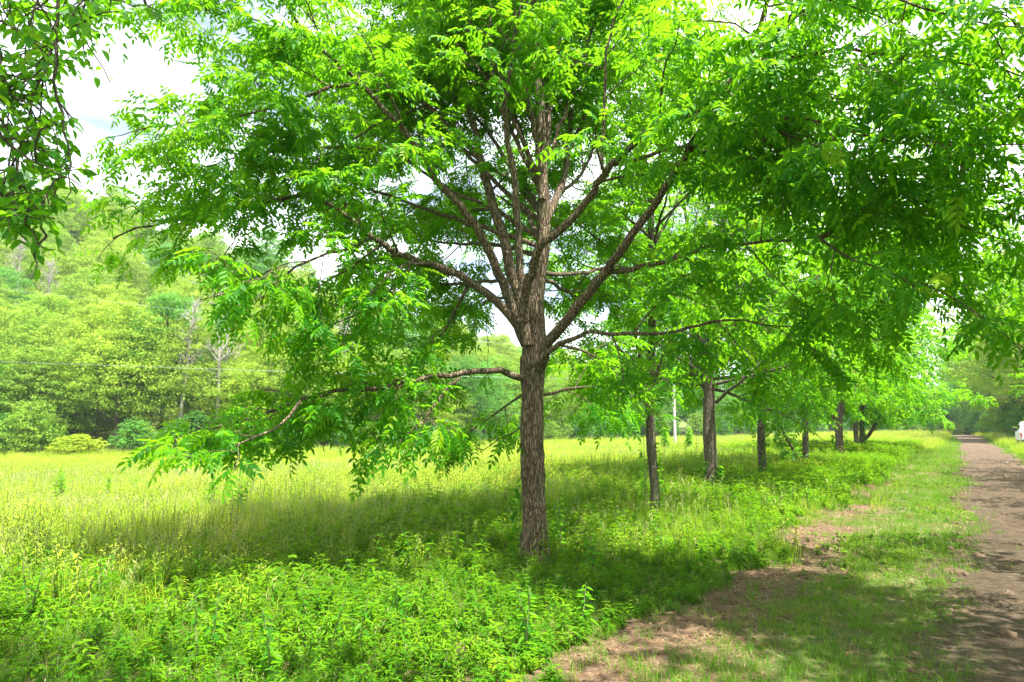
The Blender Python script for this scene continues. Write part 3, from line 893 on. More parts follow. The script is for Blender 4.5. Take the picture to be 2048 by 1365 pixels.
def scatter(name, coll, pts, rot, scl, idx, label, cat):
    me = bpy.data.meshes.new(name)
    me.vertices.add(len(pts)); me.vertices.foreach_set("co", np.asarray(pts, np.float32).ravel())
    a = me.attributes.new("rot", 'FLOAT_VECTOR', 'POINT'); a.data.foreach_set("vector", np.asarray(rot, np.float32).ravel())
    a = me.attributes.new("scl", 'FLOAT_VECTOR', 'POINT'); a.data.foreach_set("vector", np.asarray(scl, np.float32).ravel())
    a = me.attributes.new("idx", 'INT', 'POINT'); a.data.foreach_set("value", np.asarray(idx, np.int32))
    ng = bpy.data.node_groups.new(name, 'GeometryNodeTree')
    ng.interface.new_socket("Geometry", in_out='INPUT', socket_type='NodeSocketGeometry')
    ng.interface.new_socket("Geometry", in_out='OUTPUT', socket_type='NodeSocketGeometry')
    N, L = ng.nodes, ng.links
    gi = N.new('NodeGroupInput'); go = N.new('NodeGroupOutput')
    ci = N.new('GeometryNodeCollectionInfo'); ci.inputs['Collection'].default_value = coll
    ci.inputs['Separate Children'].default_value = True; ci.inputs['Reset Children'].default_value = True
    ip = N.new('GeometryNodeInstanceOnPoints'); ip.inputs['Pick Instance'].default_value = True

    def attr(nm, ty):
        n = N.new('GeometryNodeInputNamedAttribute'); n.data_type = ty; n.inputs['Name'].default_value = nm
        return [o for o in n.outputs if o.enabled and o.name == 'Attribute'][0]
    L.new(gi.outputs[0], ip.inputs['Points']); L.new(ci.outputs[0], ip.inputs['Instance'])
    L.new(attr('idx', 'INT'), ip.inputs['Instance Index'])
    L.new(attr('rot', 'FLOAT_VECTOR'), ip.inputs['Rotation'])
    L.new(attr('scl', 'FLOAT_VECTOR'), ip.inputs['Scale'])
    L.new(ip.outputs[0], go.inputs[0])
    o = link(name, me)
    md = o.modifiers.new("scatter", 'NODES'); md.node_group = ng
    tag(o, label, cat, kind="stuff")
    return o


def blade_quads(rng, p, h, w, lean, segs=2):
    """a grass blade as a tapering bent strip"""
    a = rng.rand() * 6.283
    d = np.array([math.cos(a), math.sin(a), 0]); s = np.array([-d[1], d[0], 0])
    V = []; Q = []
    for i in range(segs + 1):
        f = i / segs
        c = np.array(p) + d * lean * h * f * f + np.array([0, 0, h * f * (1 - .18 * lean * f)])
        ww = w * (1 - f * .92)
        V += [c - s * ww / 2, c + s * ww / 2]
    for i in range(segs):
        Q.append([2 * i, 2 * i + 1, 2 * i + 3, 2 * i + 2])
    return np.array(V), np.array(Q)


def collect(parts):
    """parts: list of (V,Q,mat_index,rnd)"""
    V, Q, mi, rn = [], [], [], []; c = 0
    for v, q, m_, r_ in parts:
        V.append(v); Q.append(q + c); c += len(v); mi += [m_] * len(q); rn += [r_] * len(q)
    return np.vstack(V), np.vstack(Q), mi, rn


def herb(rng, h, nl, l, w, whorl=2, bend=.15, lod=0, bare=.15, trans=0):
    parts = []
    a0 = rng.rand() * 6.28
    d = np.array([math.cos(a0), math.sin(a0), 0]) * bend * h
    def st(f): return d * f * f + np.array([0, 0, h * f])
    for a in (0, math.pi / 2):
        s = np.array([math.cos(a), math.sin(a), 0]) * .0035
        parts.append((np.array([st(0) - s, st(0) + s, st(.5) + s, st(.5) - s]), np.array([[0, 1, 2, 3]]), 1, .5))
        parts.append((np.array([st(.5) - s, st(.5) + s, st(1) + s * .5, st(1) - s * .5]), np.array([[0, 1, 2, 3]]), 1, .5))
    ang = rng.rand() * 6.28
    for i in range(nl):
        f = bare + (1 - bare) * (i // whorl * whorl + whorl) / nl
        f = min(1, f)
        ang += (2 * math.pi / whorl) if (i % whorl) else 1.3
        dn = rng.uniform(-.55, .35) if f < .9 else rng.uniform(-.1, .7)
        dd = np.array([math.cos(ang), math.sin(ang), dn])
        sz = (.65 + .5 * math.sin(math.pi * min(1, f * .8))) * rng.uniform(.75, 1.15)
        v, q = leaflet(l * sz, w * sz, .2, .25, lod)
        parts.append((v @ rot_from(dd, np.array([0.2 * rng.randn(), .2 * rng.randn(), 1])).T + st(f), q, 0, float(np.clip(rng.normal(.35 + .35 * f, .15), 0, 1))))
    V, Q, mi, rn = collect(parts)
    return V, Q, mi, rn


def mk(name, VQ, mats):
    V, Q, mi, rn = VQ
    return mesh_np(name, V, Q, rnd=rn, mats=mats, mi=mi, smooth=False)


PR = np.random.RandomState(21)


def herb_patch(rng, n, rad, hr, nl, l, w, **k):
    parts = []
    for i in range(n):
        V, Q, mi, rn = herb(rng, rng.uniform(*hr), nl, l * rng.uniform(.85, 1.2), w, **k)
        a = rng.rand() * 6.28; r_ = rad * math.sqrt(rng.rand())
        V = V + np.array([math.cos(a) * r_, math.sin(a) * r_, 0])
        for j, (q, m_, r1) in enumerate(zip(Q, mi, rn)):
            pass
        parts.append((V, Q, mi, rn))
    c = 0; VV, QQ, MI, RN = [], [], [], []
    for V, Q, mi, rn in parts:
        VV.append(V); QQ.append(Q + c); c += len(V); MI += list(mi); RN += list(rn)
    return np.vstack(VV), np.vstack(QQ), MI, RN


def tuft(rng, n, rad, hr, w, lean=(.1, .7), seeds=0, segs=2):
    parts = []
    for i in range(n):
        a = rng.rand() * 6.28; r_ = rad * math.sqrt(rng.rand())
        h = rng.uniform(*hr)
        v, q = blade_quads(rng, (math.cos(a) * r_, math.sin(a) * r_, 0), h, w * rng.uniform(.7, 1.3), rng.uniform(*lean), segs)
        parts.append((v, q, 0, float(rng.rand())))
    for i in range(seeds):
        a = rng.rand() * 6.28; r_ = rad * math.sqrt(rng.rand())
        h = rng.uniform(*hr) * 1.25; ln = rng.uniform(.05, .3)
        p = (math.cos(a) * r_, math.sin(a) * r_, 0)
        v, q = blade_quads(rng, p, h, .003, ln, 3)
        parts.append((v, q, 1, .5))
        tip = v[-1]
        for k in range(5):
            dd = np.array([.5 * rng.randn(), .5 * rng.randn(), 1.0])
            lv, lq = leaflet(.05, .009, .1, .1, 2)
            parts.append((lv @ rot_from(dd, np.array([1, .2, .1])).T + tip - np.array([0, 0, .02 * k]), lq, 1, float(rng.rand())))
    return collect(parts)


C_HERB = proto_coll("herb", [mk("herb", herb_patch(PR, 3, .07, (.20, .38), PR.randint(10, 16), .058, .023, whorl=2), [M_HERB, M_STEM]) for _ in range(5)]
                    + [mk("herb", herb_patch(PR, 2, .06, (.28, .42), 15, .080, .025, whorl=3, bend=.1), [M_HERB, M_STEM]) for _ in range(4)]
                    + [mk("herb", herb_patch(PR, 4, .09, (.10, .22), 8, .045, .034, whorl=3, bare=.5), [M_HERB, M_STEM]) for _ in range(4)])
_g = proto_coll("zherbgrass", [mk("grass", tuft(PR, 34, .10, (.12, .30), .0045, (.15, .9)), [M_HERB, M_SEED]) for _ in range(5)]
                + [mk("weed", herb_patch(PR, 5, .09, (.14, .28), 16, .026, .010, whorl=1, bend=.2, lod=2), [M_HERB, M_STEM]) for _ in range(5)]
                + [mk('stalk', tuft(PR, 5, .05, (.22, .42), .0035, (.05, .4), seeds=1), [M_SEED, M_SEED])])
for o_ in list(_g.objects):
    C_HERB.objects.link(o_)
C_HERBF = proto_coll("herbfar", [mk("herb", herb_patch(PR, 9, .26, (.24, .45), 11, .085, .034, whorl=2, lod=2), [M_HERB, M_STEM]) for _ in range(6)])
C_FIELD = proto_coll("fieldgrass", [mk("fieldgrass", tuft(PR, 26, .16, (.22, .42), .007, seeds=3), [M_FIELD, M_SEED]) for _ in range(5)]
                     + [mk("fieldweed", herb_patch(PR, 4, .12, (.30, .50), 18, .050, .013, whorl=1, bend=.1, lod=2), [M_FIELD, M_STEM]) for _ in range(5)])
C_FIELDF = proto_coll("fieldfar", [mk("fieldfar", tuft(PR, 70, .45, (.25, .5), .016, seeds=4, segs=1), [M_FIELD, M_SEED]) for _ in range(4)]
                      + [mk("fieldfar", herb_patch(PR, 12, .42, (.28, .5), 14, .07, .022, whorl=1, lod=2), [M_FIELD, M_STEM]) for _ in range(4)])
C_MOWN = proto_coll("mowngrass", [mk("mown", tuft(PR, 22, .07, (.03, .075), .004, (.2, 1.0), segs=1), [M_MOWN, M_SEED]) for _ in range(4)]
                    + [mk("mown", tuft(PR, 16, .05, (.07, .14), .005, (.2, .9), segs=2), [M_MOWN, M_SEED]) for _ in range(2)]
                    + [mk("mown", herb_patch(PR, 5, .06, (.02, .05), 5, .024, .018, whorl=3, bare=.4, lod=2), [M_MOWN, M_STEM]) for _ in range(2)])

M_SEED_i = 0


def nz(x, y, s, seed=0):
    """cheap smooth 2-d noise, about -1..1"""
    r_ = np.random.RandomState(seed); o = np.zeros_like(x)
    for k in range(7):
        a = r_.rand() * 6.28; f = s * r_.uniform(.6, 1.9)
        o += np.sin((x * math.cos(a) + y * math.sin(a)) * f + r_.rand() * 6.28)
    return o / 3.2


def band_points(bands, seed):
    r_ = np.random.RandomState(seed); out = []
    for (ya, yb, dens, sc) in bands:
        wmax = .80 * yb + 2.2
        A = 2 * wmax * (yb - ya)
        n = int(A * dens * DETAIL)
        x = r_.uniform(-wmax, wmax, n); y = r_.uniform(ya, yb, n)
        k = np.abs(x) < .80 * y + 2.2
        out.append(np.stack([x[k], y[k], np.full(k.sum(), sc)], 1))
    return np.vstack(out), r_


def do_scatter(name, coll, n_pro, bands, seed, keep, label, cat, choose=None, smin=.75, smax=1.25, hmod=None):
    p, r_ = band_points(bands, seed)
    x, y, sc = p.T
    u, t = uv(x, y)
    k = keep(x, y, u, t, r_)
    x, y, sc, u, t = x[k], y[k], sc[k], u[k], t[k]
    z = height(x, y)
    n = len(x)
    rot = np.stack([.12 * r_.randn(n), .12 * r_.randn(n), r_.rand(n) * 6.28], 1)
    s = sc * r_.uniform(smin, smax, n)
    sv = np.stack([s, s, s], 1)
    if hmod is not None: sv[:, 2] *= hmod(x, y, u, t)
    idx = r_.randint(0, n_pro, n) if choose is None else choose(x, y, u, t, r_)
    scatter(name, coll, np.stack([x, y, z - .01], 1), rot, sv, idx, label, cat)
    return n


def edge_u(t): return -2.08 + .22 * np.sin(t * .9) + .16 * np.sin(t * 2.1 + 1) + .1 * np.sin(t * 5.3)


cnt = {}
# broad-leaved herb layer under the row of trees
def keep_herb(x, y, u, t, r_):
    lim = edge_u(t)
    far = -10.0 + 2.5 * nz(x, y, .5, 4) + 1.5 * r_.randn(len(x))
    far = np.where(y < 8, far - 5, far)
    return (u < lim - .12 * r_.rand(len(x))) & (u > far) & (t < 62)


cnt['herb'] = do_scatter("undergrowth", C_HERB, 24, [(1.6, 4.5, 320, .60), (4.5, 8, 220, .70), (8, 13, 100, .92), (13, 20, 36, 1.2)], 31, keep_herb,
           "dense knee-high leafy undergrowth of mixed herbs covering the ground beneath the row of trees", "undergrowth",
           hmod=lambda x, y, u, t: np.clip(.48 + .30 * (edge_u(t) - u), .45, .88) * (1 + .10 * nz(x, y, 1.3, 9)),
           choose=lambda x, y, u, t, r_: np.where(r_.rand(len(x)) < .36 + .20 * nz(x, y, 1.1, 31), np.clip((r_.rand(len(x)) * 9 + 2.6 * nz(x, y, 1.6, 12) + 2).astype(int), 0, 12), r_.randint(13, 24, len(x))))
cnt['herbf'] = do_scatter("distant_undergrowth", C_HERBF, 6, [(17, 30, 7, 1.0), (30, 60, 4, 1.3)], 32, keep_herb,
           "leafy undergrowth at the feet of the farther trees of the row", "undergrowth")


def keep_field(x, y, u, t, r_):
    near = -6.0 + 1.8 * nz(x, y, .5, 4) + 1.6 * r_.randn(len(x))
    near = np.where(y < 8, near - 2.5, near)
    return (((u < near)) | ((t > 50) & (u < -1.2 + .3 * r_.randn(len(x)))) | (u > 3.0 + .3 * r_.rand(len(x)))) & (y < edge_y(x, y) + 3)


cnt['field'] = do_scatter("field_grass", C_FIELD, 10, [(3, 8, 30, 1.0), (8, 14, 26, 1.0), (14, 22, 18, 1.15), (22, 34, 9, 1.4)], 33, keep_field,
           "unmown meadow of tall yellow-green grass and fine weeds filling the open field", "grass",
           choose=lambda x, y, u, t, r_: np.clip((r_.rand(len(x)) * 6 + 5.5 * nz(x, y, .35, 15) + 2.5).astype(int), 0, 9),
           hmod=lambda x, y, u, t: .86 * (1 + .28 * nz(x, y, .9, 19)))
cnt['fieldf'] = do_scatter("distant_field_grass", C_FIELDF, 8, [(30, 45, 4.5, 1.0), (45, 70, 2.4, 1.2), (70, 150, 1.0, 1.5)], 34, keep_field,
           "pale meadow grass in the far part of the field up to the woods", "grass",
           choose=lambda x, y, u, t, r_: np.clip((r_.rand(len(x)) * 6 + 3.5 * nz(x, y, .22, 16) + 1).astype(int), 0, 7))


def keep_mown(x, y, u, t, r_):
    e = edge_u(t)
    a = (u > e - .1) & (u < .05 + .16 * np.sin(t * .6) + .15 * r_.randn(len(x)))
    # bare patches hug the tall growth on the left
    dpt = (u - e)
    bare = (nz(x, y, 2.6, 23) * .55 + nz(x, y, 1.1, 27) * .5 + .25 + .12 * np.clip((13 - t) / 6, 0, 1)) > (dpt * 1.15 - .15 + np.clip((t - 14) / 14, 0, 1.4))
    a &= ~(bare & (r_.rand(len(x)) < .84))
    b = (u > 2.55 + .2 * r_.randn(len(x))) & (u < 4.5)
    c = (u > -.1) & (u < 2.7) & (r_.rand(len(x)) < .012 * np.clip(1.4 - t / 22, 0, 1))
    return (a | b | c) & (t < 95)


cnt['mown'] = do_scatter("mown_grass", C_MOWN, 8, [(2, 5, 190, 1.0), (5, 9, 150, 1.05), (9, 15, 80, 1.3), (15, 26, 36, 1.8), (26, 45, 14, 2.6), (45, 95, 3.5, 3.6)], 35, keep_mown,
           "short mown grass and clover on the verge between the tall growth and the dirt road", "grass",
           choose=lambda x, y, u, t, r_: np.clip((r_.rand(len(x)) * 5 + 3 * (nz(x, y, 1.2, 29) + .3)).astype(int), 0, 7))

# crumbs of earth, straw and fallen leaflets
M_CLOD = plain("clod_earth", (.12, .080, .052), .95, 0, .1)
M_STRAW = plain("dry_straw", (.42, .32, .21), .9, 0, .1)
M_FALL = leaf_mat("fallen_leaf", (.10, .06, .03), (.2, .12, .06), (.32, .2, .1), (.2, .12, .05), .2, .8, .2, src='both')


def clod(rng, r_):
    me = bpy.data.meshes.new("clod")
    import bmesh
    bm = bmesh.new(); bmesh.ops.create_icosphere(bm, subdivisions=2, radius=r_)
    off = rng.randn(3)
    for v in bm.verts:
        c = v.co / r_
        f = 1 + .28 * math.sin(c.x * 3.1 + off[0]) * math.sin(c.y * 3.7 + off[1]) + .16 * math.sin(c.z * 7 + off[2] + c.x * 5) + .07 * rng.randn()
        v.co = Vector((v.co.x * f * 1.25, v.co.y * f, v.co.z * f * .6 + r_ * .25))
    bm.to_mesh(me); bm.free(); me.materials.append(M_CLOD)
    return me


def straw(rng):
    v, q = blade_quads(rng, (0, 0, .006), .001, .003, 0, 1)
    a = rng.rand() * 6.28; L_ = rng.uniform(.03, .09)
    d = np.array([math.cos(a), math.sin(a), .12]) * L_; s = np.array([-math.sin(a), math.cos(a), 0]) * .0018
    p = np.array([0, 0, .008])
    V = np.array([p - s, p + s, p + d + s, p + d - s]); return mesh_np("straw", V, [[0, 1, 2, 3]], rnd=[.5], mats=[M_STRAW])


def fallen(rng):
    v, q = leaflet(.055, .022, .3, .3, 0)
    return mesh_np("fallen", v + np.array([0, 0, .012]), q, rnd=[rng.rand()] * len(q), mats=[M_FALL])


def thatch(rng, n):
    parts = []
    for i in range(n):
        a = rng.rand() * 6.28; b = rng.rand() * 6.28; r0 = .09 * math.sqrt(rng.rand()); L_ = rng.uniform(.025, .07)
        p = np.array([math.cos(b) * r0, math.sin(b) * r0, rng.uniform(.004, .02)]); d = np.array([math.cos(a), math.sin(a), rng.uniform(-.1, .45)]) * L_
        w_ = np.array([-math.sin(a), math.cos(a), 0]) * .0016
        parts.append((np.array([p - w_, p + w_, p + d + w_ * .4, p + d - w_ * .4]), np.array([[0, 1, 2, 3]]), 0, float(rng.rand())))
    V, Q, mi, rn = collect(parts)
    return mesh_np("thatch", V, Q, rnd=rn, mats=[M_THATCH], mi=mi, smooth=False)


M_THATCH = leaf_mat("dry_thatch", (.10, .055, .028), (.24, .15, .08), (.46, .34, .22), (.3, .2, .1), .15, .8, .15, src='both')
C_LIT = proto_coll("litter", [clod(PR, .008), clod(PR, .012), clod(PR, .018)] + [straw(PR) for _ in range(4)] + [fallen(PR) for _ in range(3)] + [thatch(PR, 30) for _ in range(4)])


def keep_lit(x, y, u, t, r_):
    e = edge_u(t)
    return (u > e) & (u < 3) & (r_.rand(len(x)) < np.where(u > 0, 1.0, .8))


cnt['lit'] = do_scatter("ground_litter", C_LIT, 14, [(1.8, 5, 170, .9), (5, 10, 110, 1.1), (10, 20, 34, 1.6), (20, 40, 7, 2.6)], 36, keep_lit,
           "crumbs of earth, dry straw and fallen leaflets strewn over the road and bare soil", "litter",
           choose=lambda x, y, u, t, r_: np.where(u > 0, r_.choice([0, 0, 1, 1, 2, 3, 4, 5, 7, 8, 10, 12], len(x)), r_.choice([0, 3, 5, 7, 8, 9, 10, 10, 11, 11, 12, 13], len(x))))
C_CLOD = proto_coll("bigclod", [clod(PR, .05), clod(PR, .065), clod(PR, .085)])
r_ = np.random.RandomState(44)
cp = []
for k in range(420):
    t_ = r_.uniform(4, 36); u_ = r_.choice([-.02, 2.6, r_.uniform(.1, 2.4)], p=[.6, .1, .3]) + .14 * r_.randn()
    cp.append(xy(u_, t_))
for (cx_, cy_) in ((1925, 953), (1922, 926), (1960, 930), (1915, 1085), (1990, 950)):
    for k in range(10):
        w = P(cx_ + 8 * r_.randn(), cy_, 1); 
        d = w - np.array([0, 0, EYE]); kk = -EYE / d[2]; cp.append((d[0] * kk, d[1] * kk + .25 * r_.randn()))
cp = np.array(cp)
scatter("earth_clods", C_CLOD, np.stack([cp[:, 0], cp[:, 1], height(cp[:, 0], cp[:, 1]) + .01], 1), np.stack([0 * cp[:, 0], 0 * cp[:, 0], r_.rand(len(cp)) * 6.28], 1),
        np.repeat(r_.uniform(.10, .75, (len(cp), 1)) ** 1.0, 3, 1), r_.randint(0, 3, len(cp)), "dark crumbled earth clods along the edges of the dirt road", "clods")


# ================================================================== HILLSIDE AND FAR TREES
def crown_mesh(seed, H, Rr, n, leaf_s, low=.05, drops=0, trunk=True):
    rng = np.random.RandomState(seed)
    nl = 34
    C = []; 
    for i in range(nl):
        f = (i + .5) / nl
        z = low * H + (H * (1 - low)) * (.08 + .84 * f)
        prof = math.sin(math.pi * min(1, (.16 + .80 * f))) ** .65
        a = i * 2.4 + rng.rand(); rr = Rr * prof * rng.uniform(.35, .80)
        C.append((math.cos(a) * rr, math.sin(a) * rr, z, Rr * rng.uniform(.26, .46) * (.6 + .4 * prof)))
    C = np.array(C)
    cid = rng.choice(nl, n, p=(C[:, 3] ** 2) / (C[:, 3] ** 2).sum())
    d = rng.randn(n, 3); d /= np.linalg.norm(d, axis=1)[:, None]
    d[:, 2] = np.abs(d[:, 2]) * rng.choice([1, 1, 1, -.6], n)
    rad = C[cid, 3] * (rng.rand(n) ** .35) * (1 + .18 * rng.randn(n))
    pos = C[cid, :3] + d * rad[:, None] * np.array([1.15, 1.15, .8])
    ns = 12
    sd_ = rng.randn(nl, ns, 3); sd_[..., 2] = np.abs(sd_[..., 2]) - .35; sd_ /= np.linalg.norm(sd_, axis=2)[..., None]
    sub = C[:, None, :3] + sd_ * C[:, None, 3:4] * np.array([1.2, 1.2, .85])
    sid = rng.randint(0, ns, n); use = rng.rand(n) < .78
    cl = sub[cid, sid] + d * (C[cid, 3] * .42 * rng.rand(n) ** .5)[:, None] * np.array([1.2, 1.2, .6])
    pos = np.where(use[:, None], cl, pos)
    nrm = d + .75 * rng.randn(n, 3) + np.array([0, 0, .45]); nrm /= np.linalg.norm(nrm, axis=1)[:, None]
    tg = np.cross(nrm, rng.randn(n, 3)); tg /= np.linalg.norm(tg, axis=1)[:, None] + 1e-9
    bt = np.cross(nrm, tg)
    s = leaf_s * rng.uniform(.6, 1.4, n)[:, None]
    V = np.stack([pos - tg * s, pos + bt * s * .42 + nrm * s * .1, pos + tg * s, pos - bt * s * .42 + nrm * s * .1], 1).reshape(-1, 3)
    Q = np.arange(n * 4).reshape(-1, 4)
    lob = rng.rand(nl)
    rn = np.clip(.45 * lob[cid] + .2 * ((sid * 7919 + cid * 31) % 97) / 97 + .35 * rng.rand(n), 0, 1)
    crown = mesh_np("crown", V, Q, rnd=rn, mats=[M_HILL], smooth=False)
    tb = Tubes()
    tb.add(np.array([[0, 0, -1.0], [.1, .05, H * .3], [0, .1, H * .6], [.1, 0, H * .9]]), [.2, .16, .10, .03], 7)
    for i in range(0, nl, 2):
        z0 = max(H * .15, C[i, 2] * .6)
        tb.add(np.array([[0.05, 0.05, z0], C[i, :3] * .55 + np.array([0, 0, z0 * .45]), C[i, :3]]), [.07, .045, .015], 5)
    tm = tb.mesh("trunk", M_BARK2)
    return crown, tm, H


HT = []
for k in range(7):
    HT.append(crown_mesh(500 + k, [11, 12.5, 10, 13, 9.5, 12, 11][k], [4.4, 4.2, 4.1, 3.9, 4.5, 4.8, 3.7][k], 20000, .125, [.10, .16, .08, .2, .06, .12, .1][k]))
SHRUB = [crown_mesh(600 + k, [3.4, 2.6, 3.0][k], [1.7, 1.6, 1.3][k], 5200, .10, .02) for k in range(3)]
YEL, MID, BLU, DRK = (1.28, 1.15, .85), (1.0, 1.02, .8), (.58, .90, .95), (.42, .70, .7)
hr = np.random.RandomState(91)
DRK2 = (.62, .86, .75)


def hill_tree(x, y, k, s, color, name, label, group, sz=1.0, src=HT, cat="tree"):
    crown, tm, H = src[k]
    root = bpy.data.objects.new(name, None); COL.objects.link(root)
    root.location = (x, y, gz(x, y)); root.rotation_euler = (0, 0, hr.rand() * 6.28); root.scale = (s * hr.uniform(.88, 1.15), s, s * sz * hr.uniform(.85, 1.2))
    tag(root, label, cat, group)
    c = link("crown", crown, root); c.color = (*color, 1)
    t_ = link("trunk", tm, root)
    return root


GH = "broadleaf trees covering the wooded hillside"
GE = "trees along the far edge of the field"
GF = "hazy trees closing the valley beyond the field"
nh = 0
occ = []
LH = {0: "bright yellow-green broadleaf tree in the continuous canopy on the left hillside",
      1: "mid-green broadleaf tree in the continuous canopy on the left hillside",
      2: "blue-green darker tree in the continuous canopy on the left hillside"}


def free(x, y, d):
    for a, b in occ:
        if (a - x) ** 2 + (b - y) ** 2 < d * d: return False
    occ.append((x, y)); return True


# edge of the wood
ex = 0
for q in np.arange(-220, 1180, 46):
    e = np.interp(q, EK, EV)
    y = e + 2 + hr.uniform(0, 3); x = (q + hr.uniform(-12, 12) - 1024) / F * y
    if not free(x, y, 2.2): continue
    c = (YEL, MID, MID, BLU)[hr.randint(4)]
    lb = {YEL: "yellow-green tree standing at the edge of the left wood where it meets the field", MID: "mid-green tree standing at the edge of the left wood where it meets the field",
          BLU: "blue-green tree standing at the edge of the left wood where it meets the field"}[c]
    hill_tree(x, y, hr.randint(7), hr.uniform(.72, .98), tuple(np.array(c) * hr.uniform(.85, 1.1)), "edge_tree", lb, GE); ex += 1
for k in range(3000):
    q = hr.uniform(-230, 1240); e = float(np.interp(q, EK, EV))
    y = e + 5 + 102 * hr.rand() ** 1.0
    x = (q - 1024) / F * y
    if not free(x, y, 5.3 if y - e < 45 else 6.6): continue
    j = hr.choice([0, 0, 0, 1, 1, 2]); c = (YEL, MID, BLU)[j]
    hill_tree(x, y, hr.randint(7), hr.uniform(.75, 1.08), tuple(np.array(c) * hr.uniform(.85, 1.12)), "hillside_tree", LH[j], GH); nh += 1
    if nh > 185: break
nf = 0
for k in range(600):
    q = hr.uniform(1150, 2330); e = float(np.interp(q, EK, EV))
    y = e + 2 + 26 * hr.rand(); x = (q - 1024) / F * y
    u_, t_ = uv(x, y)
    if (-3 < u_ < 5 and t_ < 150): continue
    if not free(x, y, 4.7): continue
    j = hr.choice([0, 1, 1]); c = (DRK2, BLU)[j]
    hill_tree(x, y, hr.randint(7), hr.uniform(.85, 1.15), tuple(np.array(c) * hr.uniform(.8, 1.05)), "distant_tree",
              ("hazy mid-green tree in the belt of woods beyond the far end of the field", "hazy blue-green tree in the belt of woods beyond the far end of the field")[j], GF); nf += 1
    if nf > 84: break
# bank trees to the right of the road, behind the bank
GB = "trees on the bank right of the road"
for (q, y, s, c, lb) in ((2035, 88, 1.7, BLU, "blue-green tree on the right bank nearest the far end of the road"), (2085, 72, 1.75, MID, "tall mid-green tree on the right bank cut by the frame edge"),
                         (2095, 62, 1.6, YEL, "yellow-green tree behind the white truck on the right bank"), (2035, 108, 1.9, MID, "rounded tree far back on the right bank above the pale road"),
                         (2110, 90, 1.5, BLU, "dark tree just outside the right edge on the bank"), (1938, 158, 2.0, MID, "mid-green tree closing the view exactly where the road vanishes"), (1900, 150, 1.3, BLU, "dark tree left of the vanishing point of the road"), (1950, 140, 1.1, DRK, "darkest low tree beside the far end of the road"),
                         (1988, 122, 1.7, BLU, "dark blue-green tree overhanging the point where the road vanishes")):
    x = (q - 1024) / F * y
    hill_tree(x, y, hr.randint(7), s, c, "bank_tree", lb, GB)
# shrubs along the wood edge
GS = "shrubs along the foot of the wood"
hr2 = np.random.RandomState(17)
for q in list(np.arange(-60, 1900, 36)) + [1925, 1950, 1972, 1990, 2012, 2035, 2060, 2085]:
    e = float(np.interp(q, EK, EV)); y = e - .6 + hr2.rand() * 1.2; x = (q + hr2.uniform(-15, 15) - 1024) / F * y
    if 150 < q < 230: continue
    if q > 1910: y = {1925: 150, 1950: 128, 1972: 100, 1990: 88, 2012: 78, 2035: 70, 2060: 64, 2085: 58}[q]; x = (q - 1024) / F * y
    hill_tree(x, y, hr2.randint(3), hr2.uniform(.55, 1.1) * (1.5 if q > 1100 else 1), (MID, BLU, BLU, DRK)[hr2.randint(4)], "edge_shrub", "dark green shrub at the foot of the wood along the far field edge", GS, src=SHRUB, cat="shrub")
y = 49.2; x = (166 - 1024) / F * y
hill_tree(x, y, 1, 1.0, (1.5, 1.22, .6), "yellow_shrub", "bright yellow-green spreading shrub glowing against the dark wood edge at far left", None, src=SHRUB, cat="shrub", sz=.75)
y = 51.0; x = (70 - 1024) / F * y
hill_tree(x, y, 0, 1.1, MID, "edge_shrub", "larger pale green shrub left of the bright yellow-green one", GS, src=SHRUB, cat="shrub")


# bare grey trees
def dead_tree(px, py_base, y, H, seed, label):
    rng = np.random.RandomState(seed)
    p0 = P(px, py_base, y)
    base = np.array([p0[0], y, gz(p0[0], y)])
    top = P(px, py_base, y)[2] + H
    s_ = Tubes(); L_ = top - base[2]
    tp = curve(rng, np.zeros(3), np.array([0, 0, 1.]), L_, 9, .05, .1)
    s_.add(tp, np.linspace(.2, .03, 10), 8)
    b = Tubes(); sl = arclen(tp)
    for i in range(34):
        f = rng.uniform(.42, .98); q, d = at_s(tp, sl, f); a = rng.rand() * 6.28
        ll = rng.uniform(1.2, 3.0) * (1.35 - f)
        br = curve(rng, q, np.array([math.cos(a), math.sin(a), rng.uniform(.7, 1.8)]), ll, 5, .12, .04)
        b.add(br, np.linspace(.05, .012, 6), 5)
        s2 = arclen(br)
        for k in range(7):
            q2, d2 = at_s(br, s2, rng.uniform(.25, .98))
            b.add(curve(rng, q2, d2 + .8 * rng.randn(3) + np.array([0, 0, .3]), rng.uniform(.4, 1.1), 3, .15, .02), np.linspace(.02, .008, 4), 4)
    root = bpy.data.objects.new("dead_tree", None); COL.objects.link(root); root.location = base
    tag(root, label, "dead tree", "bare grey trees on the hillside")
    link("trunk", s_.mesh("trunk", M_DEAD), root); link("branches", b.mesh("branches", M_DEAD), root)


dead_tree(362, 745, 57.5, 6.0, 1, "bare grey dead tree on the hillside, left of the close pair above the cable")
dead_tree(438, 750, 58, 7.0, 2, "taller bare grey dead tree on the hillside, right of the close pair above the cable")
dead_tree(455, 750, 60, 6.4, 6, "bare grey dead stem crowding the right side of the tallest dead tree")
dead_tree(688, 740, 72, 6.0, 3, "bare grey dead tree seen between the leaf sprays of the big walnut")
dead_tree(35, 560, 95, 6.0, 4, "bare grey treetop high on the far left hillside")
dead_tree(95, 600, 88, 5.0, 7, "small bare tangle below the grey treetop at far left")
dead_tree(255, 560, 100, 4.0, 5, "pale bare treetop halfway up the hill behind the leaf tips")

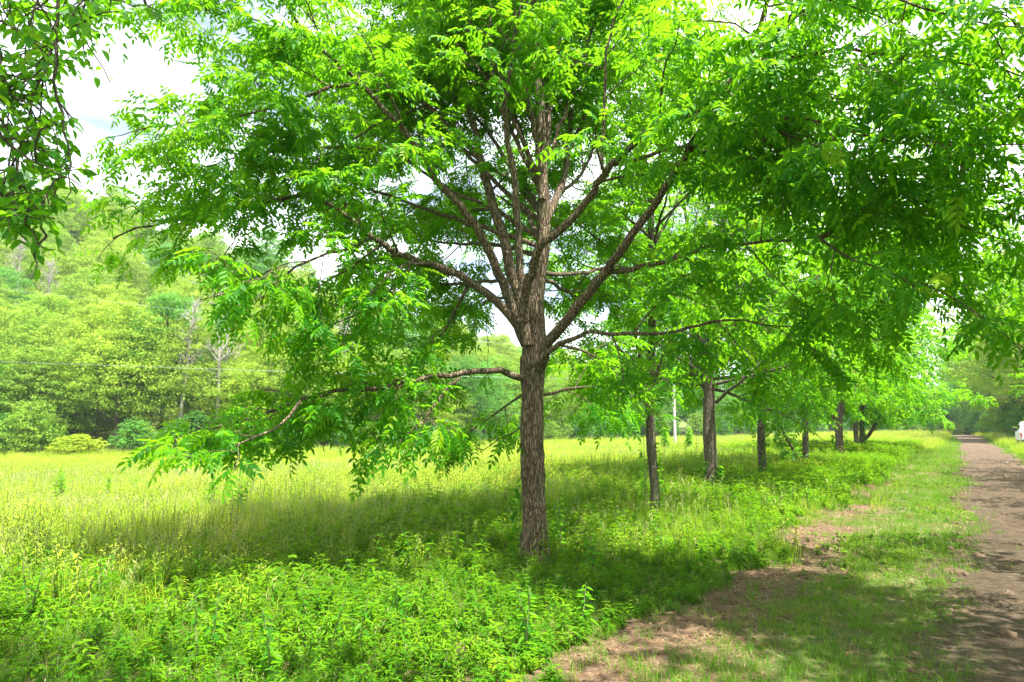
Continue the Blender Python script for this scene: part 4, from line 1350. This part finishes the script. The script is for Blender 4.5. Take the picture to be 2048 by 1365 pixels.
# ================================================================== TALL WEEDS IN THE FIELD, SAPLINGS, VINES
def weed(px, py, Y, h, seed, label, cat="weed", name="tall_weed", l=.13, w=.045, n=26, group="tall single weeds standing in the field"):
    rng = np.random.RandomState(seed)
    x = (px - 1024) / F * Y; z = gz(x, Y)
    root = bpy.data.objects.new(name, None); COL.objects.link(root); root.location = (x, Y, z)
    tag(root, label, cat, group)
    st = Tubes(); LV, LQ, RN = [], [], []; c = 0
    for s in range(rng.randint(2, 4)):
        hh = h * rng.uniform(.75, 1.05)
        p = curve(rng, np.array([.06 * rng.randn(), .06 * rng.randn(), 0]), np.array([.15 * rng.randn(), .15 * rng.randn(), 1]), hh, 5, .06, .03)
        st.add(p, np.linspace(.008, .003, 6), 5)
        sl = arclen(p); a = rng.rand() * 6
        for i in range(n):
            f = .15 + .85 * i / n; q, d = at_s(p, sl, min(.999, f)); a += 2.4
            v, qq = leaflet(l * (1.1 - .5 * f) * rng.uniform(.8, 1.1), w * (1.1 - .5 * f), .2, .35, 0)
            v = v @ rot_from(np.array([math.cos(a), math.sin(a), rng.uniform(-.3, .6)]), np.array([0, 0, 1.])).T + q
            LV.append(v); LQ.append(qq + c); c += len(v); RN += [float(rng.uniform(.2, .8))] * len(qq)
    link("stem", st.mesh("stem", M_STEM), root)
    link("leaves", mesh_np("leaves", np.vstack(LV), np.vstack(LQ), rnd=RN, mats=[M_OVAL]), root)


weed(135, 985, 17, .95, 1, "leafy tall weed alone in the sunlit field at far left", l=.16, w=.07)
weed(240, 980, 18, .85, 2, "paler tall weed second from the left in the sunlit field")
weed(292, 975, 19, .75, 3, "small tall weed just left of the low leaf tips of the walnut")
weed(428, 985, 13.5, 1.0, 4, "tall weed directly under the end of the walnut's lowest limb, left of a pair", l=.17, w=.06)
weed(487, 990, 13, 1.12, 5, "tallest weed in the field, right of a pair below the walnut's lowest limb", l=.18, w=.06)
weed(545, 910, 30, .8, 6, "small bushy weed far out in the field left of centre")
weed(1143, 985, 12.5, .8, 7, "narrow upright weed in the field just right of the big trunk", l=.09, w=.02, n=40)
weed(630, 935, 24, .7, 8, "grassy weed clump in the pale part of the field", l=.22, w=.02)
weed(1375, 915, 22, 1.2, 9, "dense bushy weed between the second and third trees of the row", l=.14, w=.05, n=34)
weed(1330, 870, 45, 2.0, 10, "light green bushy sapling at the foot of the utility pole", l=.4, w=.2, n=26)
weed(1375, 868, 46, 1.7, 11, "light green sapling right of the utility pole", l=.4, w=.2, n=26)
weed(1110, 1040, 8.7, .85, 12, "leafy sapling with broad oval leaves growing close behind the big trunk", l=.11, w=.07, n=16, name="sapling", group=None)
weed(1175, 1065, 7.6, .62, 13, "broad-leaved weed standing up right of the big trunk", l=.15, w=.07, n=14, group=None)
for i, (px, py, Y, h) in enumerate(((800, 1200, 5.6, .5), (690, 1250, 5.0, .5), (420, 1250, 4.9, .5), (1150, 1215, 5.8, .34), (240, 1180, 6.2, .6), (90, 1230, 5.6, .6), (1330, 1090, 8.6, .36), (1050, 1270, 5.1, .5), (560, 1290, 4.6, .48))):
    weed(px, py, Y, h, 40 + i, "waist-low leafy stem rising slightly above the undergrowth in the foreground", l=.11, w=.04, n=16, name="leafy_herb", group="leafy stems standing above the foreground undergrowth")


def vine(px, y_top, y_bot, Y, side_w, seed, label, l=.06, n=60):
    rng = np.random.RandomState(seed)
    root = bpy.data.objects.new("climbing_vine", None); COL.objects.link(root)
    b = P(px, y_bot, Y); root.location = b
    tag(root, label, "vine", "vines climbing the trunks")
    st = Tubes(); LV, LQ, RN = [], [], []; c = 0
    for s in range(3):
        k = np.linspace(0, 1, 14); a = rng.rand() * 6.28 + k * rng.uniform(-2, 2)
        zz = (P(px, y_top, Y)[2] - b[2]) * k * rng.uniform(.6, 1)
        p = np.stack([np.cos(a) * side_w, np.sin(a) * side_w, zz], 1)
        st.add(p, np.linspace(.007, .003, 14), 4); sl = arclen(p)
        for i in range(n):
            q, d = at_s(p, sl, rng.rand()); o = unit(np.array([q[0], q[1], 0]) + .01)
            dd = o + .6 * rng.randn(3) + np.array([0, 0, -.2])
            v, qq = leaflet(l * rng.uniform(.7, 1.3), l * .62, .15, .3, 0)
            v = v @ rot_from(dd, np.array([0, 0, 1.]) + .3 * rng.randn(3)).T + q + o * rng.uniform(0, .09)
            LV.append(v); LQ.append(qq + c); c += len(v); RN += [float(rng.rand())] * len(qq)
    link("stem", st.mesh("stem", M_STEM), root)
    link("leaves", mesh_np("leaves", np.vstack(LV), np.vstack(LQ), rnd=RN, mats=[M_OVAL]), root)


vine(1068, 905, 1120, 8.4, .17, 1, "sparse vine with oval leaves peeping out on both sides of the biggest trunk", .10, 26)
vine(1301, 800, 1030, 12.2, .10, 2, "leafy vine wrapped round the slim second trunk", .085, 55)
vine(1421, 900, 985, 17.6, .2, 3, "ivy at the foot of the stout third trunk", .09, 60)
vine(1524, 790, 960, 19.8, .14, 4, "vine running up the fourth trunk of the row", .09, 60)
vine(1681, 850, 915, 33, .22, 5, "ivy on the right side of the sixth trunk", .13, 50)
vine(1722, 850, 900, 42, .25, 6, "ivy around the paired far trunks", .14, 50)
# leaning ivy-clad stem at the fifth tree
Tt = Tree(1500, OVAL, 1)
w = px_poly([(1606, 955), (1603, 930), (1585, 898), (1568, 868), (1556, 845)], 24)
w[0][2] = gz(w[0][0], w[0][1])
st = Tubes(); st.add(resample(w, .2), np.linspace(.07, .03, len(resample(w, .2))), 8)
for k in range(40):
    q, d = at_s(w, arclen(w), Tt.rng.uniform(.05, 1)); Tt.secondary(q, Tt.rng.randn(3) + np.array([0, 0, .2]), .45, .006, grav=-.1, nleaf=4, twl=(.1, .25), lscale=2.2)
Tt.finish("leaning_sapling", "short leaning stem thick with drooping dark leaves at the foot of the fifth tree", w[0], st, M_BARK2, M_OVAL)


# ================================================================== UTILITY POLE AND CABLES
M_POLE = plain("pole_wood", (.46, .44, .41), .85)
M_WIRE = plain("wire_metal", (.30, .32, .34), .4, .6)
py = 60.0; px_ = (1347 - 1024) / F * py; pz = gz(px_, py)
pole = bpy.data.objects.new("utility_pole", None); COL.objects.link(pole); pole.location = (px_, py, pz)
tag(pole, "thin pale grey utility pole in the far field, seen between the second and third trunks", "utility pole")
t1 = Tubes(); t1.add(np.array([[0, 0, -.3], [0, 0, 3], [0.02, 0, 6], [.03, 0, 8.2], [.03, 0, 8.22]]), [.13, .12, .105, .09, .02], 14); link("post", t1.mesh("post", M_POLE), pole)
t2 = Tubes(); t2.add(np.array([[-.7, -.12, 7.7], [0, -.12, 7.7], [.7, -.12, 7.7]]), [.05, .05, .05], 6); link("crossarm", t2.mesh("crossarm", M_POLE), pole)
for sx_ in (-.6, .6):
    t3 = Tubes(); t3.add(np.array([[sx_, -.12, 7.75], [sx_, -.12, 7.83], [sx_, -.12, 7.9]]), [.03, .045, .02], 8); link("insulator", t3.mesh("insulator", M_WIRE), pole)
for (za, pl, lb, sag) in ((5.9, (-60, 716, 44), "lower grey cable crossing in front of the wooded hill and ending at the pole", .25),
                          (7.9, (-60, 560, 44), "faint upper cable crossing the hillside higher than the other", .5)):
    a = np.array([px_, py - .12, pz + za]); b = P(*pl)
    k = np.linspace(-.0, 1.25, 60)[:, None]
    p = a + (b - a) * k; p[:, 2] -= (sag * 4 * (k * (1.25 - k)))[:, 0] / 1.56
    t = Tubes(); t.add(p, np.full(60, .009 if za < 7 else .006), 5); o = link("power_cable", t.mesh("power_cable", M_WIRE)); tag(o, lb, "cable", "cables running to the pole")

# ================================================================== WHITE TRUCK at the right edge
import bmesh


def box(bm, x0, x1, y0, y1, z0, z1, taper=0.0):
    v = [bm.verts.new(c) for c in ((x0, y0, z0), (x1, y0, z0), (x1, y1, z0), (x0, y1, z0),
                                   (x0 + taper, y0 + taper, z1), (x1 - taper, y0 + taper, z1), (x1 - taper, y1 - taper, z1), (x0 + taper, y1 - taper, z1))]
    for f in ((0, 3, 2, 1), (4, 5, 6, 7), (0, 1, 5, 4), (1, 2, 6, 5), (2, 3, 7, 6), (3, 0, 4, 7)):
        bm.faces.new([v[i] for i in f])


def bobj(name, fn, m, parent, bev=.03):
    bm = bmesh.new(); fn(bm)
    if bev: bmesh.ops.bevel(bm, geom=list(bm.edges), offset=bev, segments=2, affect='EDGES')
    me = bpy.data.meshes.new(name); bm.to_mesh(me); bm.free(); me.materials.append(m)
    return link(name, me, parent)


M_WHITE = plain("truck_paint", (.78, .79, .80), .3); M_GLASS = plain("dark_glass", (.02, .025, .03), .08)
M_BLACK = plain("black_trim", (.03, .03, .03), .6); M_RED = plain("red_lens", (.5, .02, .02), .2); M_RIM = plain("rim_metal", (.5, .5, .5), .35, .8)
tx, ty = xy(4.74, 62.5)
truck = bpy.data.objects.new("pickup_truck", None); COL.objects.link(truck)
truck.location = (tx, ty, gz(tx, ty) + .02); truck.rotation_euler = (0, 0, -math.atan2(DX, DY))
tag(truck, "white pickup truck parked on the right verge, just its rear corner inside the frame", "truck")
# local: x across, y along (forward +y); rear end faces the camera at y=-2.6
bobj("body", lambda bm: (box(bm, -.95, .95, .2, 2.6, .5, 1.12), box(bm, -.95, -.87, -2.6, .2, .5, 1.15), box(bm, .87, .95, -2.6, .2, .5, 1.15), box(bm, -.87, .87, -2.5, .2, .5, .62)), M_WHITE, truck, .025)
cab = bobj("cab", lambda bm: box(bm, -.9, .9, -.7, 1.3, 1.125, 1.85, .18), M_WHITE, truck, .05)
bobj("rear_window", lambda bm: box(bm, -.62, .62, -.66, -.60, 1.25, 1.70, .03), M_GLASS, truck, 0)
for sx_ in (-1, 1):
    bobj("side_window", lambda bm: box(bm, min(sx_ * .83, sx_ * .86), max(sx_ * .83, sx_ * .86), -.4, 1.0, 1.22, 1.6), M_GLASS, truck, 0)
bobj("windshield", lambda bm: box(bm, -.7, .7, 1.2, 1.24, 1.2, 1.65), M_GLASS, truck, 0)
tg_ = bobj("tailgate", lambda bm: box(bm, -.86, .86, -2.62, -2.52, .62, 1.14), M_WHITE, truck, .02)
bobj("handle", lambda bm: box(bm, -.12, .12, -2.64, -2.625, .98, 1.03), M_BLACK, tg_, 0)
bobj("bumper", lambda bm: box(bm, -.98, .98, -2.85, -2.64, .42, .60), M_BLACK, truck, .03)
for sx_ in (-1, 1):
    bobj("tail_light", lambda bm: box(bm, sx_ * .91 - .04, sx_ * .91 + .04, -2.63, -2.605, .75, 1.08), M_RED, truck, 0)
    bobj("mirror", lambda bm: box(bm, sx_ * 1.06 - .1, sx_ * 1.06 + .1, .85, .95, 1.2, 1.42), M_BLACK, truck, .02)
    for yy in (-1.65, 1.7):
        bm = bmesh.new(); bmesh.ops.create_cone(bm, cap_ends=True, segments=24, radius1=.38, radius2=.38, depth=.24)
        bmesh.ops.rotate(bm, verts=bm.verts, cent=(0, 0, 0), matrix=__import__('mathutils').Matrix.Rotation(math.pi / 2, 3, 'Y'))
        me = bpy.data.meshes.new("tyre"); bm.to_mesh(me); bm.free(); me.materials.append(M_BLACK)
        wh = link("wheel", me, truck, (sx_ * .82, yy, .38))
        bm = bmesh.new(); bmesh.ops.create_cone(bm, cap_ends=True, segments=18, radius1=.22, radius2=.2, depth=.26)
        bmesh.ops.rotate(bm, verts=bm.verts, cent=(0, 0, 0), matrix=__import__('mathutils').Matrix.Rotation(math.pi / 2, 3, 'Y'))
        me = bpy.data.meshes.new("rim"); bm.to_mesh(me); bm.free(); me.materials.append(M_RIM); link("rim", me, wh)

# ================================================================== HAZE
HAZE = 0.0003
if HAZE:
    bm = bmesh.new(); box(bm, -260, 260, -40, 330, -3.5, 75)
    me = bpy.data.meshes.new("haze"); bm.to_mesh(me); bm.free()
    m, nt, N, L = mat("haze_air"); out = N.new('ShaderNodeOutputMaterial'); v = N.new('ShaderNodeVolumePrincipled')
    v.inputs['Color'].default_value = (.86, .93, 1, 1); v.inputs['Density'].default_value = HAZE; v.inputs['Anisotropy'].default_value = .2
    L.new(v.outputs[0], out.inputs['Volume']); me.materials.append(m)
    tag(link("haze", me), "thin summer haze in the air over the field and hill", "haze", kind="stuff")

# ================================================================== LIGHT
EL, AZ = R(68), R(138)            # azimuth clockwise from +Y: the sun is to the right and a little behind
sd = Vector((math.sin(AZ) * math.cos(EL), math.cos(AZ) * math.cos(EL), math.sin(EL)))
sun = bpy.data.lights.new("sun", 'SUN'); sun.energy = 4.3; sun.angle = R(.55); sun.color = (1, .955, .88)
so = bpy.data.objects.new("sun", sun); COL.objects.link(so); so.rotation_euler = sd.to_track_quat('Z', 'Y').to_euler(); so.location = (0, 0, 60)
wd = bpy.data.worlds.new("World"); scn.world = wd; wd.use_nodes = True
N, L = wd.node_tree.nodes, wd.node_tree.links; N.clear()
out = N.new('ShaderNodeOutputWorld')
sky = N.new('ShaderNodeTexSky'); sky.sky_type = 'NISHITA'; sky.sun_disc = False; sky.sun_elevation = EL; sky.sun_rotation = AZ
sky.dust_density = 1.5
b1_ = N.new('ShaderNodeBackground'); b1_.inputs[1].default_value = .06; L.new(sky.outputs[0], b1_.inputs[0])
b2_ = N.new('ShaderNodeBackground'); b2_.inputs[0].default_value = (.96, .98, 1, 1); b2_.inputs[1].default_value = .90
tc = N.new('ShaderNodeTexCoord'); mp = N.new('ShaderNodeMapping'); mp.inputs['Scale'].default_value = (1, 1, 2.6); mp.inputs['Location'].default_value = (.35, .2, .1); L.new(tc.outputs['Generated'], mp.inputs[0])
cn = noise(N, L, 2.3, mp.outputs[0], 8, .55)
cr = ramp(N, [(.40, (.10, .10, .10)), (.62, (1, 1, 1))]); L.new(cn.outputs['Fac'], cr.inputs[0])
mx = N.new('ShaderNodeMixShader'); L.new(cr.outputs[0], mx.inputs[0]); L.new(b1_.outputs[0], mx.inputs[1]); L.new(b2_.outputs[0], mx.inputs[2]); L.new(mx.outputs[0], out.inputs[0])

scn.view_settings.view_transform = 'Standard'; scn.view_settings.look = 'None'
scn.view_settings.exposure = 2.1; scn.view_settings.gamma = 1
cy = scn.cycles
cy.max_bounces = 7; cy.diffuse_bounces = 4; cy.transmission_bounces = 5; cy.glossy_bounces = 2; cy.transparent_max_bounces = 8; cy.volume_bounces = 0
cy.caustics_reflective = False; cy.caustics_refractive = False
cy.use_denoising = True
print("LEAVES", NLEAF, sum(NLEAF), "SCATTER", cnt, "HILL", nh, ex, nf)
